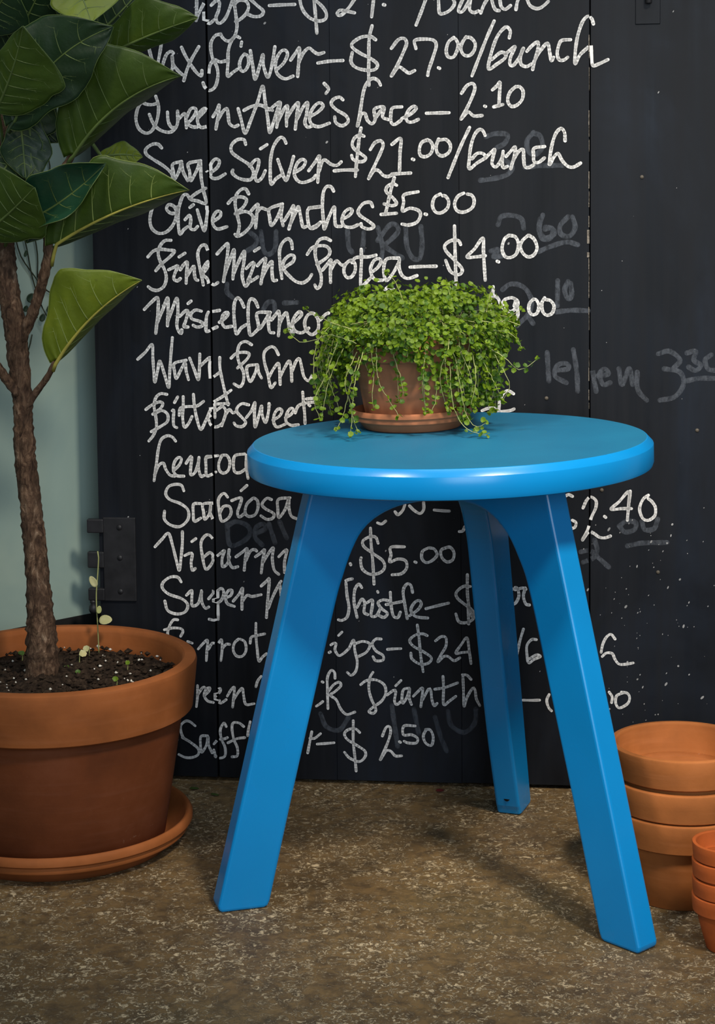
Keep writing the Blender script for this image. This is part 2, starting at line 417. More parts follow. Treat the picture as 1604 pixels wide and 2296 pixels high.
# strokes of the handwriting, in tenths of a millimetre along / up the board
LINES = {
 'tulips': '609 9140 621 9054 627 8981|765 9117 689 9053 654 9027|1273 9153 1271 9022 1262 8870|1262 8877 1311 8981 1359 9066|1358 8967 1366 8875 1416 8835 1471 8873|1440 9038 1495 9085 1535 9069 1523 8977 1492 8899 1511 8839 1551 8839 1606 8897 1648 8988 1693 9105|1691 9125 1709 9026 1725 8895 1733 8789 1708 8691 1663 8639 1609 8634 1562 8674 1543 8711|1700 9033 1757 9084 1838 9079 1870 9010 1836 8932 1767 8870 1716 8849|1872 9115 1965 9028 2037 8961 2010 8909 1929 8901 1849 8934|2108 9021 2253 9026 2400 9028|2457 9097 2473 9011 2512 8932 2584 8865 2677 8837 2744 8856 2761 8901 2745 8954 2693 9020 2607 9094|2618 9100 2632 8943 2649 8701|3089 9084 3022 8988 2955 8917 2908 8895 2882 8919 2915 8953 2981 8943 3081 8921|3301 9086 3287 8983 3274 8872|3409 9006 3424 9001|3894 9075 3841 8933 3776 8772|4030 9072 4032 8994 4045 8896 4124 8908 4187 8959 4210 9010 4190 9062|4308 9060 4255 8938 4268 8905 4307 8921 4354 8994 4387 9058|4389 9052 4379 8935 4425 8898 4477 8914|4504 8892 4537 8978 4583 9054|4622 9054 4647 8963 4673 8923 4710 8914|4716 9052 4732 8961 4778 8928 4836 8968|4897 8923 4911 9003 4932 9047|5019 9039 5051 8968 5109 8932 5161 8933 5213 8965 5256 9006',
 'wax': '681 8676 738 8450 791 8350 824 8462 869 8697|991 8505 964 8526 909 8487 866 8368 881 8289 921 8248 962 8294 981 8367 977 8473 988 8380 1041 8306 1102 8252|1087 8570 1126 8483 1192 8370 1258 8280 1312 8242 1319 8302|1288 8573 1207 8442 1150 8324 1107 8192|1543 8710 1482 8695 1433 8623 1428 8531 1450 8425 1492 8345 1504 8239 1472 8121 1404 8075 1350 8116 1331 8163|1400 8267 1415 8360 1464 8422 1531 8397 1605 8409|1764 8664 1717 8684 1670 8639 1630 8528 1623 8396 1616 8238 1677 8276 1732 8312|1784 8617 1776 8571|1815 8482 1774 8433 1755 8354 1779 8291 1823 8300 1861 8372 1853 8455 1815 8482|1883 8517 1908 8352 1932 8193 1981 8324 2026 8468 2031 8350 2081 8217 2129 8348 2166 8558|2189 8305 2264 8372 2309 8464 2289 8514 2235 8504 2180 8413 2172 8308 2204 8235 2282 8194 2369 8223|2345 8404 2406 8488 2447 8540 2438 8396 2423 8219|2438 8370 2486 8474 2554 8536 2607 8498 2660 8468 2727 8483|2655 8366 2789 8384 2942 8390|3316 8617 3257 8654 3151 8646 3051 8582 3057 8530 3149 8463 3255 8409 3334 8342 3307 8284 3214 8276 3095 8307 3035 8373 3050 8478|3278 8774 3244 8631 3238 8409 3234 8252 3236 8108|3494 8516 3574 8612 3641 8624 3667 8572 3640 8494 3572 8351 3492 8209 3572 8306 3638 8272 3691 8238 3757 8264|3772 8511 3759 8599 3865 8614 3970 8599 4002 8540 3969 8423 3915 8268 3904 8209|4023 8292 4039 8284|4200 8625 4141 8577 4114 8486 4133 8414 4192 8407 4232 8471 4248 8549 4222 8608|4338 8632 4292 8561 4278 8496 4311 8431 4376 8423 4429 8481 4438 8558 4390 8618 4340 8625|4653 8801 4555 8582 4402 8195|4822 8610 4832 8688 4784 8731 4698 8645 4633 8490 4586 8273 4684 8323 4769 8384 4783 8429 4724 8450 4626 8373|4776 8429 4883 8514 4835 8396 4828 8318 4867 8305 4933 8394 4974 8487|4978 8491 4946 8394 4952 8316 5011 8289 5069 8317|5017 8458 5076 8521 5141 8559 5138 8469 5104 8353 5082 8256|5095 8340 5154 8443 5245 8544 5271 8441 5290 8350 5316 8388|5504 8579 5414 8574 5381 8542 5355 8439 5375 8361 5427 8354 5472 8385|5756 8748 5737 8806 5692 8833 5634 8770 5582 8616 5556 8449 5556 8313 5608 8409 5705 8498|5731 8510 5737 8394 5750 8291 5815 8305 5918 8352',
 'queen': '777 8018 806 7918 801 7811 771 7705 715 7619 646 7601 572 7654 540 7761 563 7881 619 7966|606 7958 667 7930 735 7924 800 7941|698 7813 744 7706 825 7631 933 7607 1002 7656 1028 7729 1028 7848|910 7837 918 7730 955 7663 1002 7662|1042 7758 1114 7814 1128 7654|1134 7780 1183 7870 1237 7872 1237 7819 1181 7740 1139 7707 1193 7667 1254 7662|1263 7765 1332 7831 1362 7864 1335 7873 1280 7818 1258 7726 1295 7659 1363 7665|1439 7777 1488 7855 1512 7908 1501 7802 1471 7637|1486 7723 1549 7828 1603 7867 1616 7787 1628 7701 1681 7661 1729 7677|1732 7865 1764 7746 1809 7585 1871 7718 1955 7929 2019 8113 2043 7954 2074 7742 2092 7589 2141 7715 2211 7918|1799 7845 1887 7887 1982 7902 2076 7863 2129 7840|2096 7847 2157 7899 2218 7928 2203 7820 2174 7648|2188 7707 2264 7858 2305 7884 2290 7765 2288 7660|2289 7739 2371 7870 2428 7922 2411 7804 2388 7625|2410 7738 2479 7869 2533 7921 2518 7789 2499 7697 2530 7646 2583 7656|2555 7762 2649 7814 2710 7879 2677 7919 2623 7893 2569 7815 2554 7736 2580 7676 2660 7649 2781 7687|2726 8135 2775 8075 2745 8023|2938 7948 2898 7979 2831 7956 2804 7904 2863 7837 2969 7770 2995 7704 2928 7656 2855 7692 2842 7758|3369 8106 3339 8159 3279 8183 3213 8134 3172 8030 3137 7833 3101 7650 3143 7774 3189 7789 3215 7714 3268 7674 3304 7726 3296 7838 3403 7859 3388 7751 3455 7718|3309 7739 3356 7804 3399 7850|3608 7860 3502 7848 3481 7763 3487 7684 3527 7664 3596 7709|3607 7729 3700 7773 3770 7838 3743 7865 3687 7826 3654 7748 3673 7695 3726 7688 3795 7717|3886 7784 4018 7786 4143 7787|4283 8001 4343 8085 4408 8110 4434 8064 4408 7973 4341 7830 4275 7714 4354 7791 4420 7748 4514 7750|4541 7856 4554 7851|4631 8035 4683 8080 4716 8115 4709 7969 4702 7852|4646 7846 4748 7871|4893 8070 4827 8006 4801 7915 4840 7850 4905 7862 4964 7926 4973 8017 4932 8067 4895 8064',
 'sage': '834 7429 794 7470 726 7471 650 7418 655 7358 736 7297 844 7229 925 7161 958 7101 923 7034 840 7021|1064 7271 961 7241 966 7154 978 7067 1041 7180 1063 7260 1082 7153 1131 7052|1288 7278 1145 7246 1157 7152 1169 7052 1239 7165 1284 7264 1289 7098 1314 6937 1341 6792 1246 6817 1158 6842 1234 6908 1342 6963|1361 7161 1388 7137 1477 7196 1506 7269 1461 7296 1410 7243 1388 7150 1414 7083 1482 7076 1571 7124|1813 7458 1794 7512 1720 7513 1651 7454 1650 7374 1730 7306 1851 7225 1897 7145 1875 7065 1807 7053 1713 7080 1653 7134 1660 7167|1857 7209 1919 7278 1962 7277 1952 7198 1919 7092 1942 7038 1997 7078 2036 7157|1984 7406 2060 7453|2279 7466 2253 7520 2206 7527 2137 7435 2102 7303 2093 7170 2100 7003 2159 7063 2227 7109|2182 7282 2221 7168 2273 7042 2322 7167 2364 7313|2389 7140 2470 7193 2501 7259 2458 7279 2404 7233 2369 7127 2401 7047 2468 7017 2576 7052 2617 7098|2537 7152 2619 7257 2663 7316 2652 7191 2639 7018|2658 7151 2697 7257 2730 7269 2793 7222 2860 7209 2911 7248|2829 7147 2950 7155 3097 7153|3174 7535 3127 7549 3067 7517 3039 7451 3059 7398 3125 7345 3191 7291 3164 7252 3097 7250 3044 7279 3031 7319|3141 7628 3120 7516 3091 7279 3072 7081|3245 7383 3299 7461 3366 7480 3392 7434 3365 7355 3297 7211 3222 7053 3283 7145 3337 7144 3389 7091 3443 7077 3496 7097|3492 7439 3592 7504 3584 7353 3576 7142|3489 7103 3589 7109 3702 7114|3723 7271 3739 7264|3897 7487 3830 7455 3803 7377 3816 7311 3876 7297 3935 7336 3956 7414 3923 7474 3890 7478|4022 7492 3995 7414 4008 7335 4067 7302 4140 7347 4154 7425 4108 7485 4042 7483|4372 7619 4266 7398 4126 7058|4547 7527 4521 7580 4481 7594 4428 7535 4388 7418 4368 7274 4367 7156 4453 7218 4546 7279 4520 7325 4454 7325 4398 7267|4546 7272 4612 7337 4654 7369 4631 7271 4624 7206 4664 7172 4716 7231 4749 7309|4749 7348 4736 7244 4749 7165 4797 7178|4782 7289 4835 7348 4883 7393 4874 7295 4834 7151|4854 7230 4913 7334 4972 7366 4979 7267 4991 7176 5037 7162 5090 7190|5214 7396 5096 7377 5090 7292 5096 7227 5148 7220 5211 7268|5442 7458 5436 7549 5397 7595 5338 7538 5292 7395 5266 7197 5318 7277 5364 7316 5409 7237 5475 7171 5540 7164 5615 7206',
 'olive': '919 6860 865 6885 796 6858 719 6754 682 6620 700 6512 775 6451 871 6464 955 6551 998 6672 1006 6752|1001 6682 930 6679 879 6726 904 6777 965 6759 1005 6685|1151 6847 1118 6892 1070 6872 1027 6752 1011 6604 1028 6443 1077 6490 1121 6523|1093 6604 1145 6654 1161 6603 1152 6509 1200 6489 1239 6525|1152 6744 1194 6775|1238 6717 1270 6603 1316 6475 1345 6615 1364 6763|1433 6588 1502 6638 1510 6688 1465 6695 1420 6628 1419 6548 1473 6494 1582 6520|1839 6895 1806 6949 1752 6944 1696 6880 1681 6774 1706 6640 1725 6532 1703 6419|1600 6788 1655 6841 1750 6860 1813 6826 1776 6746 1679 6667|1679 6667 1802 6692 1883 6638 1868 6545 1785 6452 1703 6409 1673 6432|1856 6689 1911 6748 1947 6771 1930 6665 1914 6504|1931 6678 1979 6731 2046 6711 2080 6717|2229 6776 2080 6721 2079 6624 2098 6530 2169 6623 2225 6756 2210 6636 2233 6529|2247 6582 2316 6689 2357 6755 2342 6635 2300 6489|2321 6555 2383 6681 2414 6741 2437 6634 2462 6514 2505 6517|2667 6739 2532 6718 2517 6621 2543 6500 2610 6507 2665 6564|2535 6727 2596 6737 2663 6742|2566 6503 2614 6527 2648 6553|2820 6917 2793 6964 2740 6968 2701 6898 2690 6752 2698 6593 2708 6486 2756 6606 2824 6735 2830 6618 2842 6525 2905 6514|2910 6591 2998 6641 3032 6694 2999 6714 2940 6671 2913 6578 2943 6518 3023 6504 3097 6533|3266 6735 3240 6785 3160 6773 3101 6696 3118 6640 3211 6576 3278 6516 3224 6483 3144 6507 3131 6543|3542 6977 3495 6995 3431 6958 3424 6903 3494 6839 3540 6772 3493 6746 3440 6757 3396 6767|3516 7063 3468 6892 3412 6654|3362 6648 3452 6654 3539 6660|3787 6902 3627 6868 3620 6785 3608 6686 3692 6716 3785 6691 3811 6638 3771 6559 3678 6526 3598 6537|3863 6649 3879 6644|4038 6874 3972 6835 3948 6743 3984 6670 4050 6663 4117 6715 4131 6794 4094 6851 4065 6854|4303 6882 4237 6846 4199 6767 4223 6688 4302 6667 4394 6713 4421 6792 4395 6855 4342 6871',
 'pink': '924 6368 855 6365 800 6312 771 6231 789 6137 842 6028 861 5934 832 5839 762 5792 694 5799 646 5833|649 6178 716 6245 799 6265 895 6255 963 6244 907 6177 809 6096 739 6018|1016 6176 1086 6219|890 6028 959 6058 998 6068 958 5974 950 5920 991 5900 1026 5926|1027 6028 1070 6088 1111 6115 1102 6000 1093 5872|1108 5960 1165 6047 1190 6067 1191 5987 1204 5919 1231 5906|1353 6248 1326 6309 1272 6296 1236 6215 1248 6094 1273 5973 1294 5851|1273 5973 1309 6067 1357 6121 1368 6100 1329 6027 1287 5973 1340 5925 1360 5865|1394 5865 1421 5851 1465 5878|1461 6208 1537 6288 1590 6321 1576 6160 1554 6026 1531 5891|1539 5945 1603 6120 1657 6256 1657 6119 1641 5918|1653 5985 1719 6132 1779 6240 1773 6119 1750 5971 1769 5863 1796 5836 1845 5917|1799 6038 1861 6098 1891 6098 1860 5998 1817 5890 1872 5903 1933 5944|1897 6239 1956 6276|1929 6071 1984 6131 2027 6151 1996 6024 1966 5863|1981 5930 2051 6064 2099 6117 2097 6010 2109 5903 2150 5903|2337 6263 2325 6344 2285 6377 2223 6331 2188 6237 2193 6090 2211 5922|2220 6043 2241 6130 2309 6190 2357 6176 2342 6116 2267 6063 2240 6023 2293 5956 2373 5888 2454 5872 2522 5915 2557 5968|2778 6355 2718 6382 2650 6362 2609 6289 2601 6182 2633 6062 2666 5954 2658 5847 2617 5807 2591 5848|2507 6196 2562 6269 2643 6295 2730 6288 2770 6235 2742 6168 2620 6082|2680 6015 2742 6088 2782 6134 2774 6021 2773 5874|2781 6021 2816 6088 2850 6121 2903 6074 2943 6080|2997 6127 2943 6074 2929 5994 2962 5933 3016 5940 3057 6006 3057 6086 3024 6127 2997 6120|3024 6100 3058 6153 3132 6166 3212 6166 3299 6185|3130 6253 3131 6113 3123 5966 3129 5833 3237 5926|3251 5992 3318 6045 3356 6112 3333 6145 3279 6126 3238 6046 3244 5966 3290 5905 3371 5899|3560 6151 3419 6138 3385 6018 3398 5925 3424 5898 3492 5978 3559 6098 3566 6138 3565 6031 3598 5951 3665 5918 3765 5950|3686 6047 3839 6054 3985 6056|4265 6300 4239 6346 4159 6347 4086 6294 4099 6228 4185 6135 4277 6028 4263 5969 4210 5962 4144 6002 4094 6122|4196 6512 4199 6347 4204 6082 4212 5843|4542 6173 4436 6160 4337 6161 4424 6253 4517 6371 4523 6213 4541 5895|4678 6110 4694 6102|4812 6402 4760 6357 4733 6251 4765 6165 4831 6152 4897 6198 4917 6303 4885 6382 4819 6402|5029 6401 4963 6342 4937 6276 4970 6197 5029 6157 5094 6183 5127 6262 5095 6355 5036 6401',
 'misc': '595 5569 677 5650 754 5704 758 5569 741 5420 725 5291|748 5420 813 5569 871 5704 875 5569 864 5379|872 5433 923 5568 980 5697 991 5541 975 5392 994 5318 1025 5290 1031 5331|1011 5487 1074 5548 1108 5541 1079 5433 1057 5372 1105 5365|1110 5636 1147 5665|1266 5548 1197 5561 1142 5514 1154 5460 1236 5433 1284 5406 1263 5372 1208 5365 1167 5385|1348 5538 1326 5487 1318 5392 1323 5311 1399 5345 1447 5365|1361 5541 1416 5547 1478 5557|1476 5419 1552 5473 1582 5520 1559 5534 1518 5500 1503 5432 1536 5365 1618 5372|1765 5594 1732 5668 1692 5702 1657 5648 1646 5540 1653 5405 1672 5284 1727 5351 1789 5392|1928 5594 1895 5668 1848 5688 1820 5634 1812 5513 1817 5392 1835 5270 1904 5317 1959 5378|2070 5533 1921 5526 1926 5419 1945 5344 2015 5445 2063 5526 2048 5419 2060 5311 2108 5297|2083 5445 2138 5513 2172 5546 2177 5418 2162 5263|2170 5378 2219 5486 2260 5526 2279 5432 2298 5324 2339 5304|2313 5391 2395 5459 2436 5512 2409 5539 2355 5486 2326 5405 2352 5324 2433 5297 2515 5351|2558 5526 2504 5499 2469 5418 2488 5324 2555 5277 2623 5337 2625 5445 2585 5512 2545 5526|2652 5445 2706 5505 2747 5525|3396 5785 3437 5821 3490 5798 3517 5765|4632 5822 4625 5696 4612 5563 4625 5510 4565 5523 4506 5556|4553 5682 4632 5715 4685 5689 4714 5616|4869 5602 4883 5668 4843 5695 4764 5675 4737 5616 4764 5556 4843 5543 4902 5602 4909 5655 4870 5688|4902 5589 4909 5496 4869 5376 4802 5297|5087 5681 5041 5628 5034 5549 5073 5502 5126 5522 5146 5602 5120 5668 5087 5679|5212 5694 5179 5628 5192 5535 5238 5496 5297 5522 5317 5601 5277 5661 5225 5674',
 'wavy': '505 4989 597 5071 678 5159 685 5003 692 4853 703 4723 737 4853 767 4969 819 4812 865 4662 882 4853 900 5057 920 5241|1077 4979 939 4942 937 4853 956 4765 1006 4853 1063 4949 1075 4854 1101 4752|1119 5003 1172 4867 1218 4752 1234 4922 1239 5051|1241 4908 1297 4963 1359 5010 1351 4909 1355 4766|1397 4786 1473 4841|1473 5011 1474 4882 1512 4678 1563 4460|1600 4631 1496 4555 1392 4494|1847 5160 1780 5196 1711 5167 1682 5072 1694 4963 1747 4841 1745 4733 1703 4672 1635 4705|1606 5004 1668 5058 1764 5072 1818 5052 1790 4991 1679 4889|1912 4930 1796 4909 1794 4814 1827 4733 1883 4828 1912 4923 1924 4842 1958 4774|2159 5045 2119 5120 2065 5133 1996 5072 1994 4964 2033 4815 2065 4666 2120 4720|2046 4788 2102 4883 2157 4944 2170 4842 2175 4700|2183 4802 2239 4910 2287 4971 2306 4870 2311 4735|2319 4856 2361 4964 2403 4998 2428 4897 2454 4789 2508 4742 2549 4803',
 'bitter': '843 4580 767 4587 711 4539 688 4443 706 4320 711 4197 674 4101 618 4032|590 4402 667 4457 751 4491 792 4471 764 4416 686 4361|672 4347 777 4389 845 4348 844 4266 773 4211 648 4142|901 4389 922 4396 913 4294 919 4212 953 4191|931 4485 970 4551|1035 4554 1033 4445 1024 4308 1043 4199 1092 4240 1135 4322|983 4335 998 4417 1081 4438 1192 4445 1275 4500|1156 4581 1164 4459 1189 4309 1235 4172 1299 4282 1342 4378 1373 4426|1320 4316 1383 4351|1411 4392 1398 4460 1508 4474 1570 4474|1391 4446 1396 4310|1418 4392 1494 4446|1327 4296 1353 4228 1408 4201 1463 4221 1498 4256|1488 4460 1534 4379 1484 4215|1534 4351 1576 4406 1616 4365 1644 4379|1803 4461 1728 4475 1672 4434 1665 4379 1725 4311 1765 4257 1724 4209 1655 4216 1628 4250|1773 4312 1836 4394 1878 4489 1869 4353 1874 4203 1917 4326 1953 4448 1958 4353 1998 4258 2034 4381 2042 4476|2087 4286 2163 4334 2191 4395 2150 4415 2102 4354 2094 4259 2134 4205 2230 4239|2231 4314 2299 4355 2327 4409 2293 4423 2252 4368 2237 4273 2298 4226 2379 4233|2436 4613 2444 4491 2456 4356 2459 4247|2347 4369 2382 4450 2464 4484 2593 4499|2480 4532 2548 4539 2602 4546|2506 4464 2517 4454|4499 4406 4572 4433 4665 4436|4691 4406 4705 4527 4758 4621 4805 4634 4858 4601|4665 4393 4811 4407 4864 4427',
 'leuco': '936 4033 896 4081 834 4094 763 4046 726 3922 702 3757 671 3564|679 3633 730 3744 786 3772 812 3703 860 3635 915 3621|909 3690 973 3752 1001 3821 967 3842 918 3786 902 3690 943 3628 1026 3622|1056 3774 1113 3856 1126 3843 1110 3733 1109 3637 1165 3678 1208 3816|1209 3843 1200 3734 1226 3624 1261 3631|1347 3858 1292 3844 1290 3734 1295 3631 1357 3646 1406 3674|1292 3844 1375 3858 1437 3866|1478 3866 1442 3777 1448 3694 1495 3661 1551 3695 1573 3791 1540 3866 1485 3873|1746 3888 1636 3867 1614 3778 1626 3682 1688 3669 1771 3724|1767 3875 1764 3738 1783 3601',
 'scab': '1022 3450 996 3512 927 3525 843 3497 807 3414 854 3345 978 3298 1067 3224 1065 3113 973 3029 862 3042 787 3110 789 3207|1220 3301 1137 3293 1129 3197 1141 3093 1217 3129|1379 3309 1248 3294 1253 3198 1266 3115 1322 3185 1338 3295 1329 3199 1362 3117|1539 3380 1505 3421 1464 3406 1428 3337 1440 3200 1466 3097 1542 3132 1578 3201 1558 3270 1489 3269 1447 3200|1587 3339 1656 3367 1704 3368 1682 3285 1653 3202 1673 3147 1736 3189|1835 3369 1765 3300 1743 3203 1783 3156 1859 3177 1895 3260 1889 3342 1848 3376|1698 3457 1768 3519|2054 3357 1999 3370 1943 3301 1984 3247 2079 3193 2065 3138 1996 3124 1928 3164|2273 3380 2136 3358 2128 3248 2140 3146 2217 3249 2259 3373 2258 3264 2284 3168 2345 3134|3493 3229 3527 3195 3581 3244 3608 3312|3662 3299 3716 3245 3783 3212 3824 3260 3824 3341|3945 3254 4039 3246 4119 3243|3289 3097 3336 3084 3384 3119|4232 3006 4272 3014 4295 3061|5432 3420 5478 3447 5524 3428|5524 3152 5564 3125 5551 3071 5511 3057|5643 3294 5683 3382 5729 3423 5788 3383 5788 3303 5736 3181 5696 3046 5637 2924 5709 3019 5762 3006 5828 2960 5894 2954 5953 2975|5887 3200 5900 3189|6189 3293 6078 3292 5959 3284 6051 3372 6156 3487 6159 3360 6144 3159|6176 3494 6163 3360|6379 3449 6320 3402 6281 3294 6314 3187 6380 3161 6452 3216 6458 3309 6419 3376 6379 3409',
 'vib': '667 2783 752 2874 830 2945 876 2807 915 2641 951 2510 978 2683 994 2836 997 2967|1019 2684 1082 2713 1110 2699 1094 2602 1107 2512 1142 2533|1106 2851 1155 2886|1355 2889 1315 2930 1266 2922 1216 2839 1228 2687 1266 2528 1337 2591 1359 2675 1318 2723 1234 2659|1400 2682 1456 2724 1491 2746 1462 2648 1468 2559 1523 2594 1552 2677|1547 2760 1538 2650 1578 2553 1647 2561|1628 2678 1705 2735 1761 2777 1738 2666 1722 2521|1745 2639 1802 2750 1857 2764 1871 2750|1856 2681 1925 2731 1967 2766 1945 2655 1922 2489|1944 2614 2022 2739 2070 2787 2055 2670 2074 2533 2128 2478|2131 2685 2186 2741 2228 2762 2199 2631 2197 2500|2968 2615 2973 2601|3294 2859 3267 2927 3199 2933 3118 2884 3131 2816 3238 2735 3346 2654 3366 2572 3304 2510 3195 2495 3108 2555 3088 2651 3095 2685|3207 3035 3212 2858 3231 2625 3242 2379|3598 2821 3442 2813 3442 2724 3427 2642 3522 2677 3610 2658 3623 2576 3562 2507 3453 2491|3718 2646 3732 2640|3874 2811 3807 2770 3799 2688 3846 2641 3914 2662 3975 2731 3942 2799 3888 2812|4090 2821 4022 2786 4029 2704 4089 2651 4156 2679 4170 2761 4130 2821 4090 2821',
 'thistle': '972 2371 931 2426 841 2425 756 2361 748 2292 823 2223 976 2170 1044 2102 1015 2018 917 1988 806 2028 773 2139|1032 2213 1095 2269 1094 2172 1099 2089 1169 2118 1213 2257|1211 2271 1211 2146 1252 2063 1294 2078|1295 2175 1352 2245 1380 2287 1371 2149 1389 2010 1367 1926 1298 1932|1387 2260 1450 2302 1476 2247 1447 2164 1391 2121|1503 2192 1559 2221 1574 2277 1532 2276 1497 2206 1516 2123 1599 2090|1586 2152 1656 2236 1699 2306 1690 2181 1688 2057|1696 2154 1753 2224 1808 2211 1918 2234|1920 2337 1982 2393 2017 2422 2001 2242 1976 1965|1999 2076 2056 2215 2126 2354 2154 2396|2140 2354 2158 2189 2164 2078|2916 2415 2950 2429 2991 2437|2915 2387 2927 2236 2947 2099 2925 1988 2863 1946 2822 1952|3099 2335 3065 2376 3017 2307 3008 2155 3041 1984|3042 2101 3097 2198 3131 2157 3123 2047 3164 2020|3158 2158 3220 2193 3219 2117 3205 2007 3266 2008 3314 2091|3282 2294 3287 2283|3403 2189 3342 2195 3287 2160 3328 2092 3395 2038 3354 1989 3300 2009|3431 2285 3437 2148 3463 2011 3517 1992 3545 2054|3382 2141 3491 2163 3559 2178|3689 2289 3669 2371 3622 2384 3580 2302 3599 2137 3625 1980|3653 2015 3748 2085 3789 2154 3762 2195 3708 2166 3667 2083 3707 2016 3774 1996 3862 1991|3843 2100 3978 2137 4106 2170|4356 2368 4276 2367 4195 2297 4208 2229 4301 2149 4368 2095 4381 2013|4323 2504 4322 2299 4342 2122 4381 2000|4188 2044 4221 1956 4302 1943 4383 1986 4390 2068 4329 2122|4330 2176 4335 1930|4885 2358 4818 2329 4785 2261 4818 2180 4871 2180 4912 2263 4898 2351 4872 2364|4872 2337 4952 2359 4992 2346|4985 2359 4965 2264 4991 2176 5032 2163',
 'parrot': '922 1919 873 1918 831 1861 801 1777 800 1707|760 1797 858 1820 955 1815 982 1780 954 1724|1036 1663 1091 1643|1160 1574 1217 1638 1273 1681 1264 1563 1255 1437|1285 1577 1328 1647 1370 1641 1397 1649|1404 1649 1440 1691 1445 1580 1429 1440|1445 1580 1494 1637 1536 1637|1641 1702 1592 1652 1577 1568 1617 1500 1686 1501 1729 1571 1717 1669 1662 1702|1851 1893 1849 1754 1861 1588 1879 1442 1921 1492 1970 1534|1779 1656 1793 1726 1856 1748 1953 1770|2731 1653 2766 1675 2793 1668 2778 1599 2819 1530 2874 1552 2943 1616|2710 1563 2723 1570|2821 1766 2863 1808|2943 1616 2998 1714 3011 1589 3037 1466 3022 1355 2967 1298 2919 1332|3012 1672 3107 1702 3189 1669 3147 1578 3051 1521|3319 1733 3258 1732 3216 1676 3256 1594 3338 1541 3337 1485 3255 1477 3222 1524|3393 1613 3461 1620 3549 1625|3855 1784 3801 1804 3720 1789 3652 1726 3692 1658 3813 1591 3901 1524 3867 1461 3772 1446 3677 1506 3664 1574|3741 1906 3760 1755 3779 1535 3805 1357|3950 1724 4017 1774 4071 1761 4071 1665 4016 1567 3975 1477 4043 1540 4097 1542 4164 1495 4232 1530|4340 1601 4259 1593 4185 1584 4246 1682 4314 1765 4340 1615 4360 1464|4964 1880 4924 1743 4890 1578 4872 1454|5111 1760 5057 1759 5004 1690 5004 1580 5023 1485 5084 1527 5157 1563 5111 1582 5030 1533|6008 1783 5962 1837 5909 1802 5869 1720 5850 1624|5863 1577 5909 1618 5976 1613 6009 1545 6055 1492 6135 1493 6214 1509',
 'green': '1145 1137 1143 1011 1127 884|1143 1025 1208 1117 1236 1111|1220 1012 1277 1070 1291 1112 1249 1097 1220 1026 1261 957 1330 938|1359 1015 1416 1073 1416 1108 1381 1086 1366 988 1414 933 1484 976|1498 1018 1541 1089 1584 1125 1575 1020 1559 887|1574 978 1638 1077 1680 1113 1693 1023 1719 925 1816 935|1904 1264 1862 1208 1840 1138|2551 921 2593 950 2627 978|2623 1214 2634 1208|2775 1259 2769 1329 2728 1349 2686 1264 2684 1125 2688 896|2691 1098 2760 1183 2822 1212 2842 1171 2773 1100 2718 1057 2786 1003 2839 893 2907 832 3004 862|3075 1189 3144 1239 3253 1249 3348 1195 3368 1099 3319 1001 3223 929 3168 872 3222 853 3250 902 3197 1026 3170 1150 3185 1275 3220 1338|3381 1071 3457 1128 3484 1115 3469 1004 3496 963 3551 1006|3484 1184 3546 1248|3641 1160 3579 1145 3558 1075 3564 978 3620 1063 3647 1153 3640 1049 3666 967|3688 1064 3742 1121 3797 1163 3789 1053 3775 942|3796 1025 3865 1151 3892 1138 3905 1027 3931 959 3965 987|4035 1306 4041 1169 4040 975 4108 1018 4182 1075|3939 1153 4055 1176 4204 1234|4359 1279 4312 1326 4258 1332|4265 1325 4271 1160 4277 960 4311 1064 4379 1176 4406 1149 4419 1053 4459 971|4956 1047 5056 1047 5147 1051|5257 1120 5230 1051 5250 969 5284 928|5943 1162 5976 1108 5970 1040|6109 1159 6029 1123 6016 1041 6056 980 6149 1030 6175 1099 6149 1153 6082 1165',
 'saff': '1109 652 1047 700 991 705 934 641 960 515 1057 447 1139 378 1138 308 1067 271 983 269 907 302|953 508 1043 460|1254 536 1177 527 1168 435 1181 337 1238 423 1261 522 1266 424 1306 333|1329 439 1365 482|1479 654 1452 695 1408 610 1421 498 1461 401 1459 302 1403 272 1340 292|1347 285 1328 369|1407 498 1462 506 1491 521|1687 659 1633 699 1563 698 1548 627 1567 502 1607 404 1606 306 1543 290|1497 458 1602 509 1699 526|1765 717 1742 618 1734 548|2494 614 2472 509 2443 361|2473 536 2528 538 2597 595|2555 469 2651 478 2755 490|3058 620 3010 661 2928 652 2879 602 2913 533 3022 466 3117 399 3117 329 3048 272 2938 311 2877 379|2984 758 2981 521 3000 312 3012 159|3324 585 3366 684 3407 698 3420 629 3378 489 3295 299 3364 405 3419 407 3473 352 3548 354|3523 521 3534 514|3707 713 3578 709 3570 605 3666 607 3733 567 3719 512 3624 509 3577 529|3836 674 3802 597 3828 514 3896 488 3917 586 3884 668 3829 674',
}
